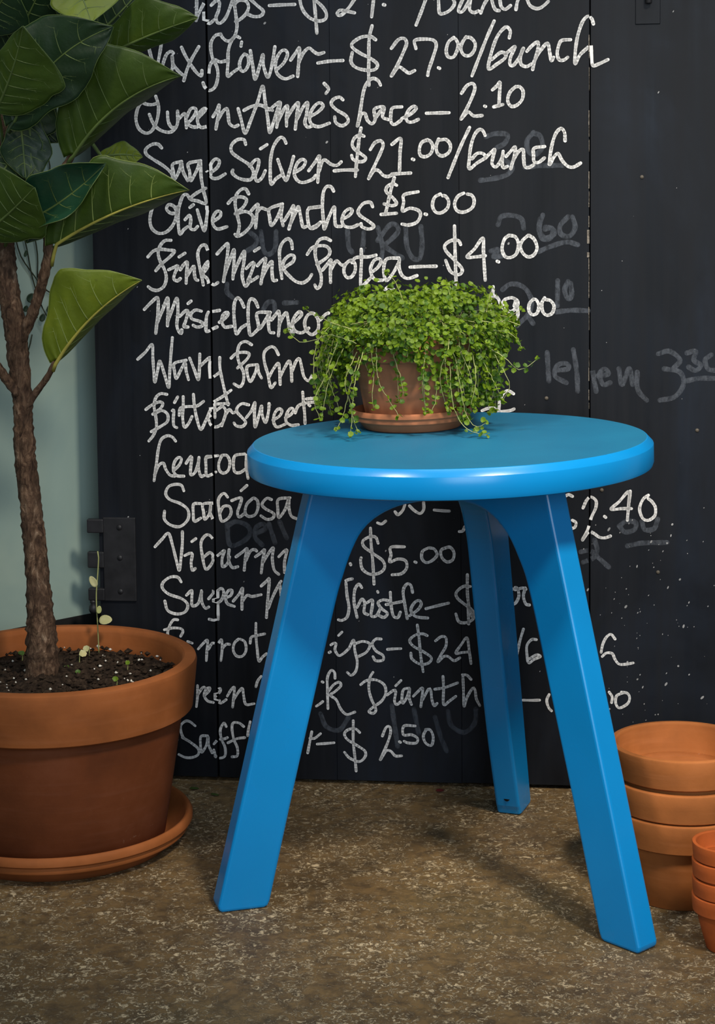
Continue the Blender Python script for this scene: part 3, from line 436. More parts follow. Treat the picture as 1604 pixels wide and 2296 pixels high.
GHOSTS = {
 'ghost': '5192 6629 5153 6491 5182 6363 5280 6372 5299 6471 5221 6491|5476 6607 5388 6509 5397 6411 5495 6391 5554 6489 5524 6607|5142 6215 5280 6274 5456 6322 5583 6292|5358 5889 5354 5602|5475 5879 5436 5780 5475 5681 5515 5721 5505 5859|5338 5533 5515 5552 5701 5546|6482 5058 6608 5088 6725 4989 6648 4890|6551 4890 6726 4851 6765 4712 6669 4573 6504 4533|6802 5068 6899 5088 6880 4989 6958 4930 6900 4871 6823 4910|7073 5049 7006 4989 7036 4891 7113 4871|6794 4752 6940 4782 7116 4782|5239 5076 5258 4748|5328 4867 5475 4888 5456 4947 5357 4927 5327 4808 5455 4728|5534 5106 5573 4848 5583 4629|5750 4868 5790 4630|5809 4809 5927 4829 5887 4888 5829 4829 5868 4710 5946 4730|6044 4889 6083 4710 6161 4889 6201 4711|6249 4850 6259 4651 6357 4532|4553 7514 4665 7546 4796 7531 4769 7440 4677 7389|4743 7270 4847 7177 4795 7086 4637 7042 4492 7023|5090 7554 5018 7463 5031 7345 5109 7305 5188 7396 5162 7514 5084 7547|4991 7163 5161 7181 5422 7184|4688 6522 4727 6613 4846 6626 4951 6586 4977 6480|5161 6584 5147 6466 5213 6373 5317 6412 5291 6478 5213 6466|4738 5788 4817 5847 4923 5841 5015 5774 5067 5642 5027 5509 4895 5376|5080 5403 5027 5483|4607 6225 4687 6238 4634 6159 4739 6172|3322 6498 3374 6285 3359 6152|3321 6352 3456 6523 3536 6523 3549 6443 3428 6324 3387 6298 3494 6218 3600 6151|3642 6496 3654 6283 3720 6150 3800 6150 3827 6309 3815 6508|3161 6446 3146 6233|2974 6473 2986 6287 3025 6220|1812 6481 1920 6386 1905 6306 1809 6239|1975 6466 1999 6265 2052 6198 2135 6265 2151 6465|1572 5864 1570 5770 1637 5702|1989 5567 2045 5647 2113 5647 2125 5540|2235 5640 2384 5647|1527 3063 1551 2829 1661 2831 1787 2929 1775 3039 1638 3092 1541 3050|1870 2957 1980 3014 1954 3068 1871 3026 1855 2916 1937 2820|2022 3069 2088 2850|2146 3098 2226 2907|3437 949 3475 658 3501 464|3695 913 3747 623|3939 822 4005 588 4072 423|4089 894 4128 729 4277 650 4399 764 4413 929|2600 833 2667 681 2818 643 2929 798|5617 2788 5723 2803 5802 2737 5934 2617|5775 2925 5802 2818 5762 2723 5643 2667|6052 3090 6118 3024 6223 3052 6236 3133 6131 3145 6052 3090|6308 3147 6341 3053 6446 3068 6485 3176|6145 2863 6315 2898 6591 2909',
}


def ribbon(m_, pts, w, rg, lift):
    """a marker stroke: flat band with round ends, lying on the board"""
    P = spline([(p[0], 0, p[1]) for p in pts], 0.0011)
    if len(P) < 2: return
    n = len(P); L, Rr = [], []
    ph = rg.uniform(0, 6)
    for i, p in enumerate(P):
        d = P[min(i + 1, n - 1)] - P[max(i - 1, 0)]
        if d.length < 1e-9: d = Vector((1, 0, 0))
        d.normalize(); s = Vector((-d.z, 0, d.x))
        h = w * 0.5 * (1 + 0.07 * math.sin(i * 0.35 + ph) + rg.uniform(-0.04, 0.04))
        L.append(p + s * h); Rr.append(p - s * h)
    side = []                                            # a stroke running along the wide seam sits on the plank beside it
    for i, p in enumerate(P):
        d = P[min(i + 2, n - 1)] - P[max(i - 2, 0)]
        side.append((0.1378 + (0.0027 if p.x > 0.1372 else -0.0027) - p.x) if abs(p.x - 0.1378) < 0.0020 and abs(d.z) > 1.3 * abs(d.x) else 0.0)
    for i, k in enumerate(side):
        for q in (P[i], L[i], Rr[i]): q.x += k
    def cut(p):
        return abs(p.x - 0.1378) < 0.0010 or abs(p.x - 0.5719) < 0.0008
    y = -lift
    keep = [not cut(p) for p in P]
    for i in range(n - 1):
        if keep[i] and keep[i + 1]:
            m_.add([(L[i].x, y, L[i].z), (L[i + 1].x, y, L[i + 1].z), (Rr[i + 1].x, y, Rr[i + 1].z), (Rr[i].x, y, Rr[i].z)], [(0, 3, 2, 1)])
    # round discs at the ends and at the joints, so bends stay full
    for i in list(range(0, n, 3)) + [n - 1]:
        if not keep[i]: continue
        h = (L[i] - Rr[i]).length * 0.5
        if cut(P[i] + Vector((h, 0, 0))) or cut(P[i] - Vector((h, 0, 0))): continue
        m_.add([(P[i].x + h * math.cos(k * math.pi / 5), y, P[i].z + h * math.sin(k * math.pi / 5)) for k in range(10)], [tuple(range(10))])

def strokes(txt):
    out = []
    for s in txt.split('|'):
        q = [int(x) * 1e-4 for x in s.split()]
        out.append(list(zip(q[0::2], q[1::2])))
    return out

LINE_LABEL = dict(
    tulips='top line of writing, cut off by the picture edge', wax='handwritten line for wax flower', queen='handwritten line for lace flower at 2.10',
    sage='handwritten line for sage silver', olive='handwritten line for olive branches', pink='handwritten line for pink protea at 4.00',
    misc='handwritten line partly behind the creeper', wavy='handwritten line for wavy palm', bitter='handwritten line for bittersweet',
    leuco='handwritten line cut by the stool seat', scab='handwritten line priced 2.40', vib='handwritten line priced 5.00 seen between the legs',
    thistle='handwritten thistle line', parrot='handwritten line priced 24', green='handwritten dianthus line', saff='lowest handwritten line, priced 2.50')
rng = random.Random(11)
for key, txt in LINES.items():
    mb = MB()
    w = 0.0037 if key in ('tulips', 'wax', 'queen', 'sage', 'olive', 'pink', 'misc') else 0.0034
    if key in ('green', 'saff', 'parrot'): w = 0.0031
    for s in strokes(txt): ribbon(mb, s, w, rng, 0.0006)
    tag(mb.build('lettering', M['chalk'], board), LINE_LABEL[key])
mb = MB()
for s in strokes(GHOSTS['ghost']): ribbon(mb, s, 0.0056, rng, 0.00042)
tag(mb.build('wiped_lettering', M['ghost'], board), 'faint wiped-off older chalk writing')

# nails, paint flecks and splintered plank edges
def bpt(px, py):
    """point on the board's face, in the board's own axes"""
    a, b = at(px, py, 1.0) - Vector((0, 0, CAM_H)), Vector((0, 0, CAM_H))
    s = (BO - b).dot(bey) / a.dot(bey)
    q = b + a * s - BO
    return q.dot(bex), q.z
for (px, py) in ((1226, 893), (1350, 1099), (1476, 1283), (705, 815), (1564, 965), (1440, 397), (1073, 906)):
    u, z = bpt(px, py); mb = MB()
    mb.lathe([(0.0, 0.0012), (0.0012, 0.001), (0.0021, 0.0004), (0.0023, -0.0008)], 14)
    o = mb.build('nail', M['nail'], board, True); o.location = (u, -0.0002, z); o.rotation_euler = (R(90), 0, 0)
mb = MB(); rng = random.Random(3)
for i in range(230):
    if i < 130: u, z = rng.gauss(0.625, 0.045), rng.uniform(0.03, 0.32)
    else: u, z = rng.uniform(0.03, 0.74), rng.uniform(0.02, 1.0)
    r = rng.choice((0.0003, 0.0004, 0.0004, 0.0005, 0.0007, 0.0011)) * rng.uniform(0.6, 1.2)
    a = R(rng.uniform(40, 80)); k = rng.uniform(1, 2.4)
    mb.add([(u + r * (k * math.cos(t) * math.cos(a) - math.sin(t) * math.sin(a)), -0.00045, z + r * (k * math.cos(t) * math.sin(a) + math.sin(t) * math.cos(a))) for t in [j * math.pi / 4 for j in range(8)]], [tuple(range(8))])
tag(mb.build('paint_specks', M['speck'], board), 'white paint specks spattered on the board', kind='stuff')
mb = MB(); rng = random.Random(8)
z = 0.36
while z < 0.86:
    l = rng.uniform(0.003, 0.02)
    w = rng.uniform(0.0002, 0.0007) * (2.6 if 0.60 < z < 0.645 else 1)
    u = 0.5719 - 0.0007 - w * 0.5
    mb = MB(); mb.box((u - w, -0.0007, z), (u + w * 0.6, 0.0005, z + l))
    mb.build('splinter', M['wood'], board)
    z += l + rng.choice((0.0005, 0.001, 0.003, 0.010, 0.022))

# iron bolt plate near the top right of the board
u, z = bpt(1455, -12)
mb = MB(); mb.box((u - 0.0145, -0.0012, z - 0.0325), (u + 0.0130, 0.0005, z + 0.060))
pl = bevel(mb.build('bolt_plate', M['board'], board), 0.0006, 1)
mb = MB(); mb.lathe([(0, -0.004), (0.0032, -0.004), (0.0036, -0.0032), (0.0036, 0.030), (0, 0.031)], 16)
o = mb.build('bolt', M['iron'], pl, True); o.location = (u, -0.0055, z - 0.006)

# iron hinge on the board's left edge
mb = MB(); mb.box((0.0055, -0.0032, 0.2135), (0.0440, 0.0005, 0.3128))
hp = bevel(mb.build('hinge', M['iron'], board), 0.0008, 2)
for (z0, z1) in ((0.2945, 0.3108), (0.2530, 0.2720), (0.2140, 0.2285)):
    mb = MB(); mb.box((-0.0135, -0.0050, z0), (0.0062, 0.0030, z1))
    bevel(mb.build('knuckle', M['iron'], hp), 0.0012, 2)
mb = MB(); mb.lathe([(0, 0.2145), (0.0038, 0.2142), (0.0042, 0.2115), (0.0028, 0.2095), (0.0050, 0.2065), (0.0054, 0.2025), (0.0040, 0.1990), (0, 0.1978)], 20)
o = mb.build('hinge_pin', M['iron'], hp, True); o.location = (-0.0085, -0.001, 0)
for z in (0.2250, 0.3010, 0.2650):
    mb = MB(); mb.lathe([(0, 0.0011), (0.0028, 0.0008), (0.0034, 0)], 16)
    o = mb.build('screw', M['iron'], hp, True); o.location = (0.025, -0.0031, z); o.rotation_euler = (R(90), 0, 0)

# ------------------------------------------------------------------ blue stool
SX, SY, TILT, ST = 0.0944, 1.8394, 0.0192, 0.0138
SCX = SX - 0.0047
stool = empty('stool', (SX, SY, 0))
tag(stool, 'bright blue three-legged round stool with a plant on its seat', 'stool')
mb = MB(); r0 = 0.2003
prof = [(0, 0.4215), (r0 - 0.0045, 0.4215), (r0 - 0.0012, 0.4228), (r0, 0.4262), (r0, 0.4431), (r0 - 0.0003, 0.4438), (r0 - 0.0058, 0.4497), (r0 - 0.0066, 0.4500)]
mb.lathe(prof, 160, 0)
k = len(prof) - 1
mb.f.pop(); mb.m.pop()
n_ = 160
mb.add([(0.0, 0.0, 0.45)] + [((r0 - 0.0066) * math.cos(2 * math.pi * j / n_), (r0 - 0.0066) * math.sin(2 * math.pi * j / n_), 0.45) for j in range(n_)],
       [(0, j + 1, (j + 1) % n_ + 1) for j in range(n_)], 1)
seat = mb.build('seat', [M['blue'], M['bluetop']], stool, True, 25)
seat.location = (SCX - SX, 0.0002, 0.45); seat.rotation_euler = (0, -TILT, 0)
for v in seat.data.vertices: v.co.z -= 0.45
seat_rot = seat.rotation_euler.copy()
def seat_z(x): return 0.45 + (x - SCX) * math.tan(TILT)

INNER = [  # inner edge of each leg (r, z), from the foot to the arch under the seat
    [(0.198, 0), (0.171, 0.1152), (0.1498, 0.2019), (0.1262, 0.2971), (0.1183, 0.3229), (0.1122, 0.3401), (0.1053, 0.3550), (0.0984, 0.3655), (0.0870, 0.3758), (0.0687, 0.3848), (0.0458, 0.3896), (0.0, 0.3915)],
    [(0.1982, 0), (0.1685, 0.1111), (0.1411, 0.2076), (0.1217, 0.2768), (0.1133, 0.3055), (0.1049, 0.3299), (0.0964, 0.3459), (0.0879, 0.3597), (0.0792, 0.3694), (0.0647, 0.3805), (0.042, 0.3885), (0.0, 0.3915)],
    [(0.2010, 0), (0.1586, 0.1056), (0.1175, 0.2336), (0.0938, 0.3103), (0.0860, 0.3320), (0.0781, 0.3462), (0.0700, 0.3600), (0.0600, 0.3720), (0.0480, 0.3810), (0.0340, 0.3870), (0.0180, 0.3905), (0.0, 0.3915)]]
OUTER = [((0.2494, 0), (0.1522, 0.4029)), ((0.2463, 0), (0.1347, 0.4085)), ((0.2480, 0), (0.1310, 0.4085))]
for kleg, al in enumerate((3.424, 5.4615, 7.5066)):
    u, nn = Vector((math.cos(al), math.sin(al), 0)), Vector((-math.sin(al), math.cos(al), 0))
    (ra, za), (rb, zb) = OUTER[kleg]
    ztop = lambda r: 0.4232 + (r * u.x + SX - SCX) * math.tan(TILT)
    rt = ra + (rb - ra) * 0.423 / zb
    inner = [(p.x, p.z) for p in spline([(a, 0, b) for a, b in INNER[kleg]], 0.006)]
    inner[0] = (inner[0][0], 0)
    c = 0.0055
    out = [(inner[0][0] + c * 0.9, 0.0)]
    out = [(inner[0][0] + c * 0.8, 0.0), (ra - c, 0.0), (ra - c * 0.25 - (ra - rt) / 0.423 * c * 0.3, c * 0.3), (ra - (ra - rt) / 0.423 * c * 1.2, c * 1.2)]
    NO = 12
    out += [(ra + (rt - ra) * i / NO, 0.423 * i / NO) for i in range(1, NO)] + [(rt, ztop(rt))]
    top = [(0.0, ztop(0.0))]
    inn = [q for q in inner[::-1] if q[1] > c * 1.4] + [(inner[0][0] - 0.24 * c * 1.2, c * 1.2), (inner[0][0] + c * 0.15, c * 0.3)]
    poly = out + top + inn
    m_ = len(poly)
    vs = []
    for s in (-ST, ST):
        for (r, z) in poly: vs.append(u * r + nn * s + Vector((0, 0, z)))
    mb = MB()
    mb.add(vs, [tuple(range(m_)), tuple(range(m_, 2 * m_))[::-1]] + [(i, i + m_, (i + 1) % m_ + m_, (i + 1) % m_) for i in range(m_)])
    leg = mb.build('leg', M['blue'], stool)
    bm = bmesh.new(); bm.from_mesh(leg.data); bmesh.ops.recalc_face_normals(bm, faces=bm.faces); bm.to_mesh(leg.data); bm.free()
    bevel(leg, 0.0032, 3, 50)
    if kleg == 2:
        mb = MB(); mb.lathe([(0, -0.0004), (0.0022, -0.0004), (0.0032, 0.0001), (0.0036, 0.0006)], 16)
        h = mb.build('screw', M['iron'], leg, True)
        h.location = u * 0.1932 + Vector((0, 0, 0.0215)); h.rotation_euler = (-u).to_track_quat('Z', 'Y').to_euler()

# ------------------------------------------------------------------ terracotta
def saucer_mesh(rb, rt, h, n=96):
    """saucer with a rolled lip above a second, lower band"""
    t = rb * 0.055
    P = [(0, 0.0), (rb - 0.03 * rt, 0.0), (rb, 0.0012), (rb + (rt - rb) * 0.42, h * 0.40), (rb + (rt - rb) * 0.50, h * 0.44), (rb + (rt - rb) * 0.78, h * 0.46), (rb + (rt - rb) * 0.84, h * 0.54),
         (rb + (rt - rb) * 0.80, h * 0.64), (rb + (rt - rb) * 0.84, h * 0.68), (rt - 0.001 * 0, h * 0.74), (rt, h * 0.88), (rt - (rt - rb) * 0.10, h * 0.98), (rt - t * 0.55, h), (rt - t * 1.0, h * 0.97), (rt - t * 1.25, h * 0.85),
         (rb - t * 0.2, h * 0.34), (rb - t, h * 0.27), (0, h * 0.26)]
    m_ = MB(); m_.lathe(P, n); return m_

def pot_parts(parent, r, h, rim_h, rb, mat, rb_top=None, wall=None, n=84, floor=0.006):
    """a pot in two parts: tapering body and thick collar rim; r is the rim's outer radius"""
    zr = h - rim_h; wall = wall or r * 0.062
    bt = rb_top or r * 0.885
    m_ = MB()
    m_.lathe([(0, 0), (rb - 0.0015, 0), (rb, 0.0015), (rb + (bt - rb) * 0.5, zr * 0.5), (bt, zr + 0.0006), (bt, zr + 0.001), (bt - wall, zr + 0.001), (rb + (bt - rb) * max(0.5, floor / zr) - wall - 0.0004, max(zr * 0.5, floor + 0.0006)), (rb + (bt - rb) * floor / zr - wall - 0.0012, floor), (0.005, floor - 0.0006), (0.0045, floor - 0.004), (0, floor - 0.004)], n)
    b = m_.build('body', mat, parent, True, 40)
    q = r * 0.022
    m_ = MB()
    m_.lathe([(bt - wall * 0.7, zr + 0.0002), (r * 0.965 - q, zr), (r * 0.965, zr + q * 0.7), (r * 0.985, zr + rim_h * 0.5), (r, h - q * 1.6), (r - q * 0.35, h - q * 0.5), (r - q * 1.2, h), (r - wall * 0.95 - q, h), (r - wall * 1.15 - q, h - q * 0.6), (r - wall * 1.3 - q, h - q * 1.8),
              (bt - wall * 0.55 + (r - bt) * 0.28, zr + rim_h * 0.16), (bt - wall * 0.75, zr + rim_h * 0.03)], n, 0, True)
    rm = m_.build('rim', mat, parent, True, 40)
    return b, rm

# stack of three pots behind the stool's right leg, pot by pot from the floor up
SA = Vector((0.3143, 1.8011, 0))
names = ['lowest of three stacked wide terracotta pots behind the stool, standing on the floor', 'middle wide terracotta pot in the stack behind the stool leg',
         'topmost empty wide terracotta pot of the stack behind the stool leg']
for i, (z, mt) in enumerate(((0.0, 'terra'), (0.0299, 'terra'), (0.0622, 'terra'))):
    t = empty('flower_pot', SA + Vector((0.0004 * i, -0.0003 * i, z)), (R(-0.35) * (i == 2), R(0.3) * (i == 2), 0.7 * i))
    tag(t, names[i], 'pot', 'stack of wide terracotta pots')
    pot_parts(t, 0.0703, 0.0897 + 0.001 * (i == 2), 0.0288 + 0.001 * (i == 2), 0.0505, M[mt], 0.0618, 0.0042, 84, 0.006 if i < 2 else 0.0575)
# stack of small pots at the right edge
SB = Vector((0.3321, 1.6655, 0))
names = ['lowest small orange-red terracotta pot of the narrow stack on the floor', 'second small terracotta pot from the floor in the narrow stack',
         'third small terracotta pot from the floor in the narrow stack', 'topmost open small terracotta pot of the narrow stack']
for i, z in enumerate((0.0, 0.0160, 0.0330, 0.0492)):
    t = empty('flower_pot', SB + Vector((0.0003 * (i % 2), 0, z)), (0, 0, 1.1 * i))
    tag(t, names[i], 'pot', 'narrow stack of small terracotta pots')
    pot_parts(t, 0.0308, 0.0518, 0.0150, 0.0172, M['terra_red'], 0.0268, 0.0024, 64)

# ------------------------------------------------------------------ trailing creeper on the stool
PX, PY = 0.056, 1.9275
pz = seat_z(PX)
sc = saucer_mesh(0.0505, 0.0622, 0.0205, 96).build('saucer', M['terra_small'], None, True, 50)
sc.location = (PX, PY, pz + 0.0002); sc.rotation_euler = seat_rot
tag(sc, 'terracotta saucer on the blue stool seat', 'saucer')
creeper = empty('potted_creeper', (PX, PY, pz + 0.0058), seat_rot)
tag(creeper, 'bushy bright green trailing creeper in a terracotta pot on the stool', 'potted plant')
pb, prm = pot_parts(creeper, 0.0652, 0.0900, 0.0240, 0.0470, M['terra_small'], 0.0592, 0.0045, 84)
pb.name = 'pot'; prm.name = 'pot_rim'
mb = MB(); mb.lathe([(0.0, 0.080), (0.03, 0.082), (0.0575, 0.0785), (0.0575, 0.070), (0, 0.070)], 40)
mb.build('soil', M['soil'], creeper, True)
rng = random.Random(21)

def disc_leaf(m_, p, nrm, r, mat, rg):
    """a small round cupped leaf"""
    nrm = Vector(nrm).normalized()
    a = nrm.orthogonal().normalized(); b = nrm.cross(a)
    th = rg.uniform(0, 6.28); a, b = a * math.cos(th) + b * math.sin(th), b * math.cos(th) - a * math.sin(th)
    k = 7; cup = r * 0.22
    vs = [Vector(p)] + [Vector(p) + (a * math.cos(2 * math.pi * j / k) * (1.0 if j else 0.72) + b * math.sin(2 * math.pi * j / k) * 0.92) * r + nrm * cup for j in range(k)]
    m_.add(vs, [(0, j + 1, (j + 1) % k + 1) for j in range(k)], mat)

def rnd_dir(rg):
    while True:
        v = Vector((rg.uniform(-1, 1), rg.uniform(-1, 1), rg.uniform(-1, 1)))
        if 0.05 < v.length < 1: return v.normalized()

mb = MB(); ms = MB()
def mound_r(ph):                                      # the bush's outline: fuller on the right
    return 0.098 + 0.009 * math.cos(ph) + 0.004 * math.sin(3 * ph + 1) + 0.004 * math.sin(7 * ph)
def top_z(ph, q):                                     # a flat-topped cushion
    return 0.090 + (0.042 + 0.005 * math.sin(2.3 * ph + 0.6) + 0.005 * math.sin(5 * ph)) * (1 - q ** 5.0) ** 0.75
def skirt_z(deg):                                     # how far the mass hangs down in front of the pot
    P = [(0, 0.058), (150, 0.062), (165, 0.036), (190, 0.034), (204, 0.066), (215, 0.088), (240, 0.086), (258, 0.080), (272, 0.062), (288, 0.040), (305, 0.030), (322, 0.026), (340, 0.034), (360, 0.058)]
    for (x0, y0), (x1, y1) in zip(P, P[1:]):
        if deg <= x1: return y0 + (y1 - y0) * (deg - x0) / (x1 - x0)
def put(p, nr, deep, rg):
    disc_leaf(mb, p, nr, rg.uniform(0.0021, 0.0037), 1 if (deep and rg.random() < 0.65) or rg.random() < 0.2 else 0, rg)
for i in range(2900):                                 # the cushion on top
    ph = rng.uniform(0, 2 * math.pi); q = math.sqrt(rng.random()); rr = mound_r(ph)
    d = rng.random() ** 1.6 * 0.022 - (0.010 if rng.random() < 0.08 else 0.001)
    p = Vector((rr * q * math.cos(ph), rr * q * math.sin(ph), top_z(ph, q) - d))
    nr = Vector((math.cos(ph) * q ** 2 * 1.2, math.sin(ph) * q ** 2 * 1.2 - 0.3, 0.9)).normalized() + rnd_dir(rng) * 0.8
    put(p, nr, d > 0.008, rng)
for i in range(2600):                                 # the leaves that spill over the rim
    ph = rng.uniform(0, 2 * math.pi); deg = math.degrees(ph)
    if 200 < deg < 345 and False: continue
    zl = skirt_z(deg) + rng.gauss(0, 0.006)
    t = rng.random() ** 1.25
    z = 0.104 + (zl - 0.104) * t
    ro = mound_r(ph) * (1.0 - 0.17 * t * t); ri = max(0.069, ro - 0.020)
    r = ri + (ro - ri) * rng.random() ** 0.6
    p = Vector((r * math.cos(ph), r * math.sin(ph), z))
    nr = Vector((math.cos(ph), math.sin(ph) - 0.2, 0.55)).normalized() + rnd_dir(rng) * 0.75
    put(p, nr, r < ri + (ro - ri) * 0.5, rng)
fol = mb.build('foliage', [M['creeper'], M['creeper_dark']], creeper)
tag(fol, kind='stuff')
for i in range(230):
    ph = rng.uniform(0, 2 * math.pi); r1 = rng.uniform(0.02, 0.06); r2 = mound_r(ph) * rng.uniform(0.6, 1.0)
    p0 = Vector((r1 * math.cos(ph), r1 * math.sin(ph), 0.084))
    q = rng.uniform(-0.4, 0.4); p2 = Vector((r2 * math.cos(ph + q), r2 * math.sin(ph + q), 0.090 + rng.uniform(-0.02, 0.030) * (1 - 0.3 * r2 / 0.1)))
    if math.hypot(p2.x, p2.y) < 0.072: p2.z = max(p2.z, 0.097)
    pm = (p0 + p2) / 2 + Vector((0, 0, 0.014))
    ms.tube(spline([p0, pm, p2], 0.012), [0.00042] * 20, 4)
tag(ms.build('stems', M['stem'], creeper), kind='stuff')

def strand(pts, rg, gap=0.0052, rl=0.0030, dark=0.25, thick=0.00048):
    """one hanging stem with its pairs of round leaves"""
    P = spline(pts, 0.005)
    P = [p + rnd_dir(rg) * 0.0006 for p in P]
    for p in P:                                       # stems that reach the seat lie on it
        if math.hypot(p.x, p.y) > 0.064: p.z = max(p.z, -0.0022)
        else: p.z = max(p.z, 0.017)
    m_ = MB(); m_.tube(P, [thick * (1 - 0.4 * i / len(P)) for i in range(len(P))], 5, 0)
    acc = 0.0
    for i in range(1, len(P)):
        acc += (P[i] - P[i - 1]).length
        if acc >= gap:
            acc = rg.uniform(-0.002, 0.0015)
            d = (P[i] - P[i - 1]).normalized()
            sd = d.cross(rnd_dir(rg)).normalized()
            for s in (-1, 1):
                if rg.random() < 0.14: continue
                r = rl * rg.uniform(0.6, 1.15)
                c_ = P[i] + sd * s * r * 1.05; c_.z = max(c_.z, -0.0015)
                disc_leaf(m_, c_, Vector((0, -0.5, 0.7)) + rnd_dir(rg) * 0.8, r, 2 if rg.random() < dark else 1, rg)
    for j in range(3):
        disc_leaf(m_, P[-1] + rnd_dir(rg) * 0.002, Vector((0, -0.5, 0.6)) + rnd_dir(rg) * 0.6, rl * rg.uniform(0.5, 0.8), 1, rg)
    return m_.build('trailing_stem', [M['stem'], M['creeper'], M['creeper_dark']], creeper)

base_m = Matrix.Translation(creeper.location) @ creeper.rotation_euler.to_matrix().to_4x4()
inv_m = base_m.inverted()
def loc(px, py, Y): return inv_m @ at(px, py, Y)
FREE = [  # stems one can follow by eye
    [(800, 770, 1.85), (745, 752, 1.85), (700, 764, 1.86), (672, 766, 1.86), (655, 752, 1.86), (645, 741, 1.86)], [(790, 740, 1.84), (735, 720, 1.84), (700, 702, 1.84), (684, 692, 1.84)],
    [(1080, 720, 1.86), (1125, 722, 1.85), (1152, 704, 1.85), (1172, 694, 1.85)], [(1090, 740, 1.87), (1140, 745, 1.86), (1165, 768, 1.86), (1172, 782, 1.86)],
    [(1080, 770, 1.87), (1130, 800, 1.86), (1165, 830, 1.86), (1190, 816, 1.86), (1205, 804, 1.86)],
    [(1010, 820, 1.85), (1014, 890, 1.84), (1026, 935, 1.84), (1050, 962, 1.835), (1072, 972, 1.83), (1094, 978, 1.825)],
    [(1020, 800, 1.85), (1035, 880, 1.84), (1046, 930, 1.84), (1070, 958, 1.835), (1090, 948, 1.83)],
    [(800, 790, 1.86), (775, 850, 1.85), (786, 910, 1.85), (796, 950, 1.845), (803, 972, 1.845)], [(805, 800, 1.85), (785, 870, 1.85), (770, 930, 1.85), (757, 962, 1.845)],
    [(815, 790, 1.85), (795, 860, 1.84), (790, 930, 1.84), (785, 974, 1.835)],
    [(905, 680, 1.87), (893, 645, 1.87), (880, 625, 1.87), (868, 612, 1.87)], [(1010, 690, 1.88), (1008, 660, 1.88), (1005, 640, 1.88)], [(1090, 700, 1.88), (1098, 665, 1.88), (1103, 645, 1.88)],
    [(845, 780, 1.85), (848, 850, 1.845), (875, 900, 1.845), (896, 935, 1.84)], [(880, 790, 1.85), (900, 850, 1.845), (905, 885, 1.845)], [(830, 770, 1.85), (838, 830, 1.85), (835, 880, 1.845), (838, 915, 1.845)],
    [(950, 800, 1.845), (948, 860, 1.84), (953, 905, 1.84), (955, 928, 1.84)], [(975, 830, 1.845), (978, 890, 1.84), (968, 925, 1.84)],
    [(760, 760, 1.86), (735, 830, 1.86), (712, 880, 1.86), (705, 905, 1.86), (718, 938, 1.86)], [(770, 780, 1.87), (740, 850, 1.87), (728, 900, 1.87), (722, 930, 1.87)],
    [(1100, 780, 1.87), (1135, 840, 1.86), (1142, 870, 1.86), (1128, 898, 1.86)], [(1075, 790, 1.86), (1110, 860, 1.86), (1132, 900, 1.86)], [(1060, 790, 1.86), (1068, 850, 1.85), (1058, 905, 1.85)],
]
for s in FREE:
    strand([loc(*q) for q in s], rng)
def rim_strand(deg, zend, reach, rg):
    a = R(deg); a2 = a + rg.uniform(-0.22, 0.22)
    pts = [Vector((0.050 * math.cos(a), 0.050 * math.sin(a), 0.095)), Vector((0.074 * math.cos(a), 0.074 * math.sin(a), 0.106)),
           Vector((reach * math.cos(a2), reach * math.sin(a2), 0.085)), Vector(((reach + 0.002) * math.cos(a2), (reach + 0.002) * math.sin(a2), (0.085 + zend) / 2)),
           Vector(((reach - 0.002) * math.cos(a2 + 0.05), (reach - 0.002) * math.sin(a2 + 0.05), zend))]
    pts[2:] = [p + rnd_dir(rg) * 0.007 for p in pts[2:-1]] + [pts[-1]]
    strand(pts, rg, 0.0046, 0.0033, 0.4)
for i in range(20): rim_strand(rng.uniform(278, 352), rng.uniform(0.008, 0.030), rng.uniform(0.074, 0.096), rng)      # right front, dense
for i in range(13): rim_strand(rng.uniform(160, 205), rng.uniform(0.008, 0.055), rng.uniform(0.080, 0.100), rng)      # left
for i in range(6): rim_strand(rng.uniform(205, 262), rng.uniform(0.025, 0.065), rng.uniform(0.071, 0.076), rng)       # left front, thin
for i in range(14): rim_strand(rng.uniform(0, 160), rng.uniform(0.015, 0.06), rng.uniform(0.078, 0.096), rng)         # behind

# ------------------------------------------------------------------ fig tree in the big pot
FX, FY = -0.3250, 1.9590
sc = saucer_mesh(0.1190, 0.1425, 0.0330, 128).build('saucer', M['terra_big'], None, True, 50)
sc.location = (FX, FY, 0)
tag(sc, 'large terracotta saucer on the floor under the fig pot', 'saucer')
FZ = 0.0090
fig = empty('potted_fig', (FX, FY, FZ))
tag(fig, 'broad-leaved fig tree with a bare brown trunk in a large terracotta pot', 'potted plant')
FO = Vector((FX, FY, FZ))
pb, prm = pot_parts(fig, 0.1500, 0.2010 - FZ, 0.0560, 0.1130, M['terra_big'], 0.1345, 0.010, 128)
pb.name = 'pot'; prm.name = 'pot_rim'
pb.data.materials[0] = M['terra_dark']                # the body below the collar is a darker brown than the rim

# soil with a lumpy surface, perlite and crumbs
rng = random.Random(5)
mb = MB(); NR, NA = 34, 110
soil_top = 0.178 - FZ
def lump(x, y):
    return 0.0022 * math.sin(90 * x + 1.3 * math.sin(70 * y)) * math.sin(83 * y + 0.7) + 0.0014 * math.sin(230 * x + 2) * math.sin(210 * y + 1) + 0.010 * math.exp(-((x + 0.012) ** 2 + y * y) / 0.0009)
vs = []
for i in range(NR + 1):
    for j in range(NA):
        r = 0.1325 * i / NR; t = 2 * math.pi * j / NA
        x, y = r * math.cos(t), r * math.sin(t)
        vs.append((x, y, soil_top + (lump(x, y) + rng.uniform(-0.0017, 0.0017)) * (1 if i < NR else 0) - 0.004 * (i / NR) ** 3))
mb.add(vs, [(i * NA + j, i * NA + (j + 1) % NA, (i + 1) * NA + (j + 1) % NA, (i + 1) * NA + j) for i in range(NR) for j in range(NA)])
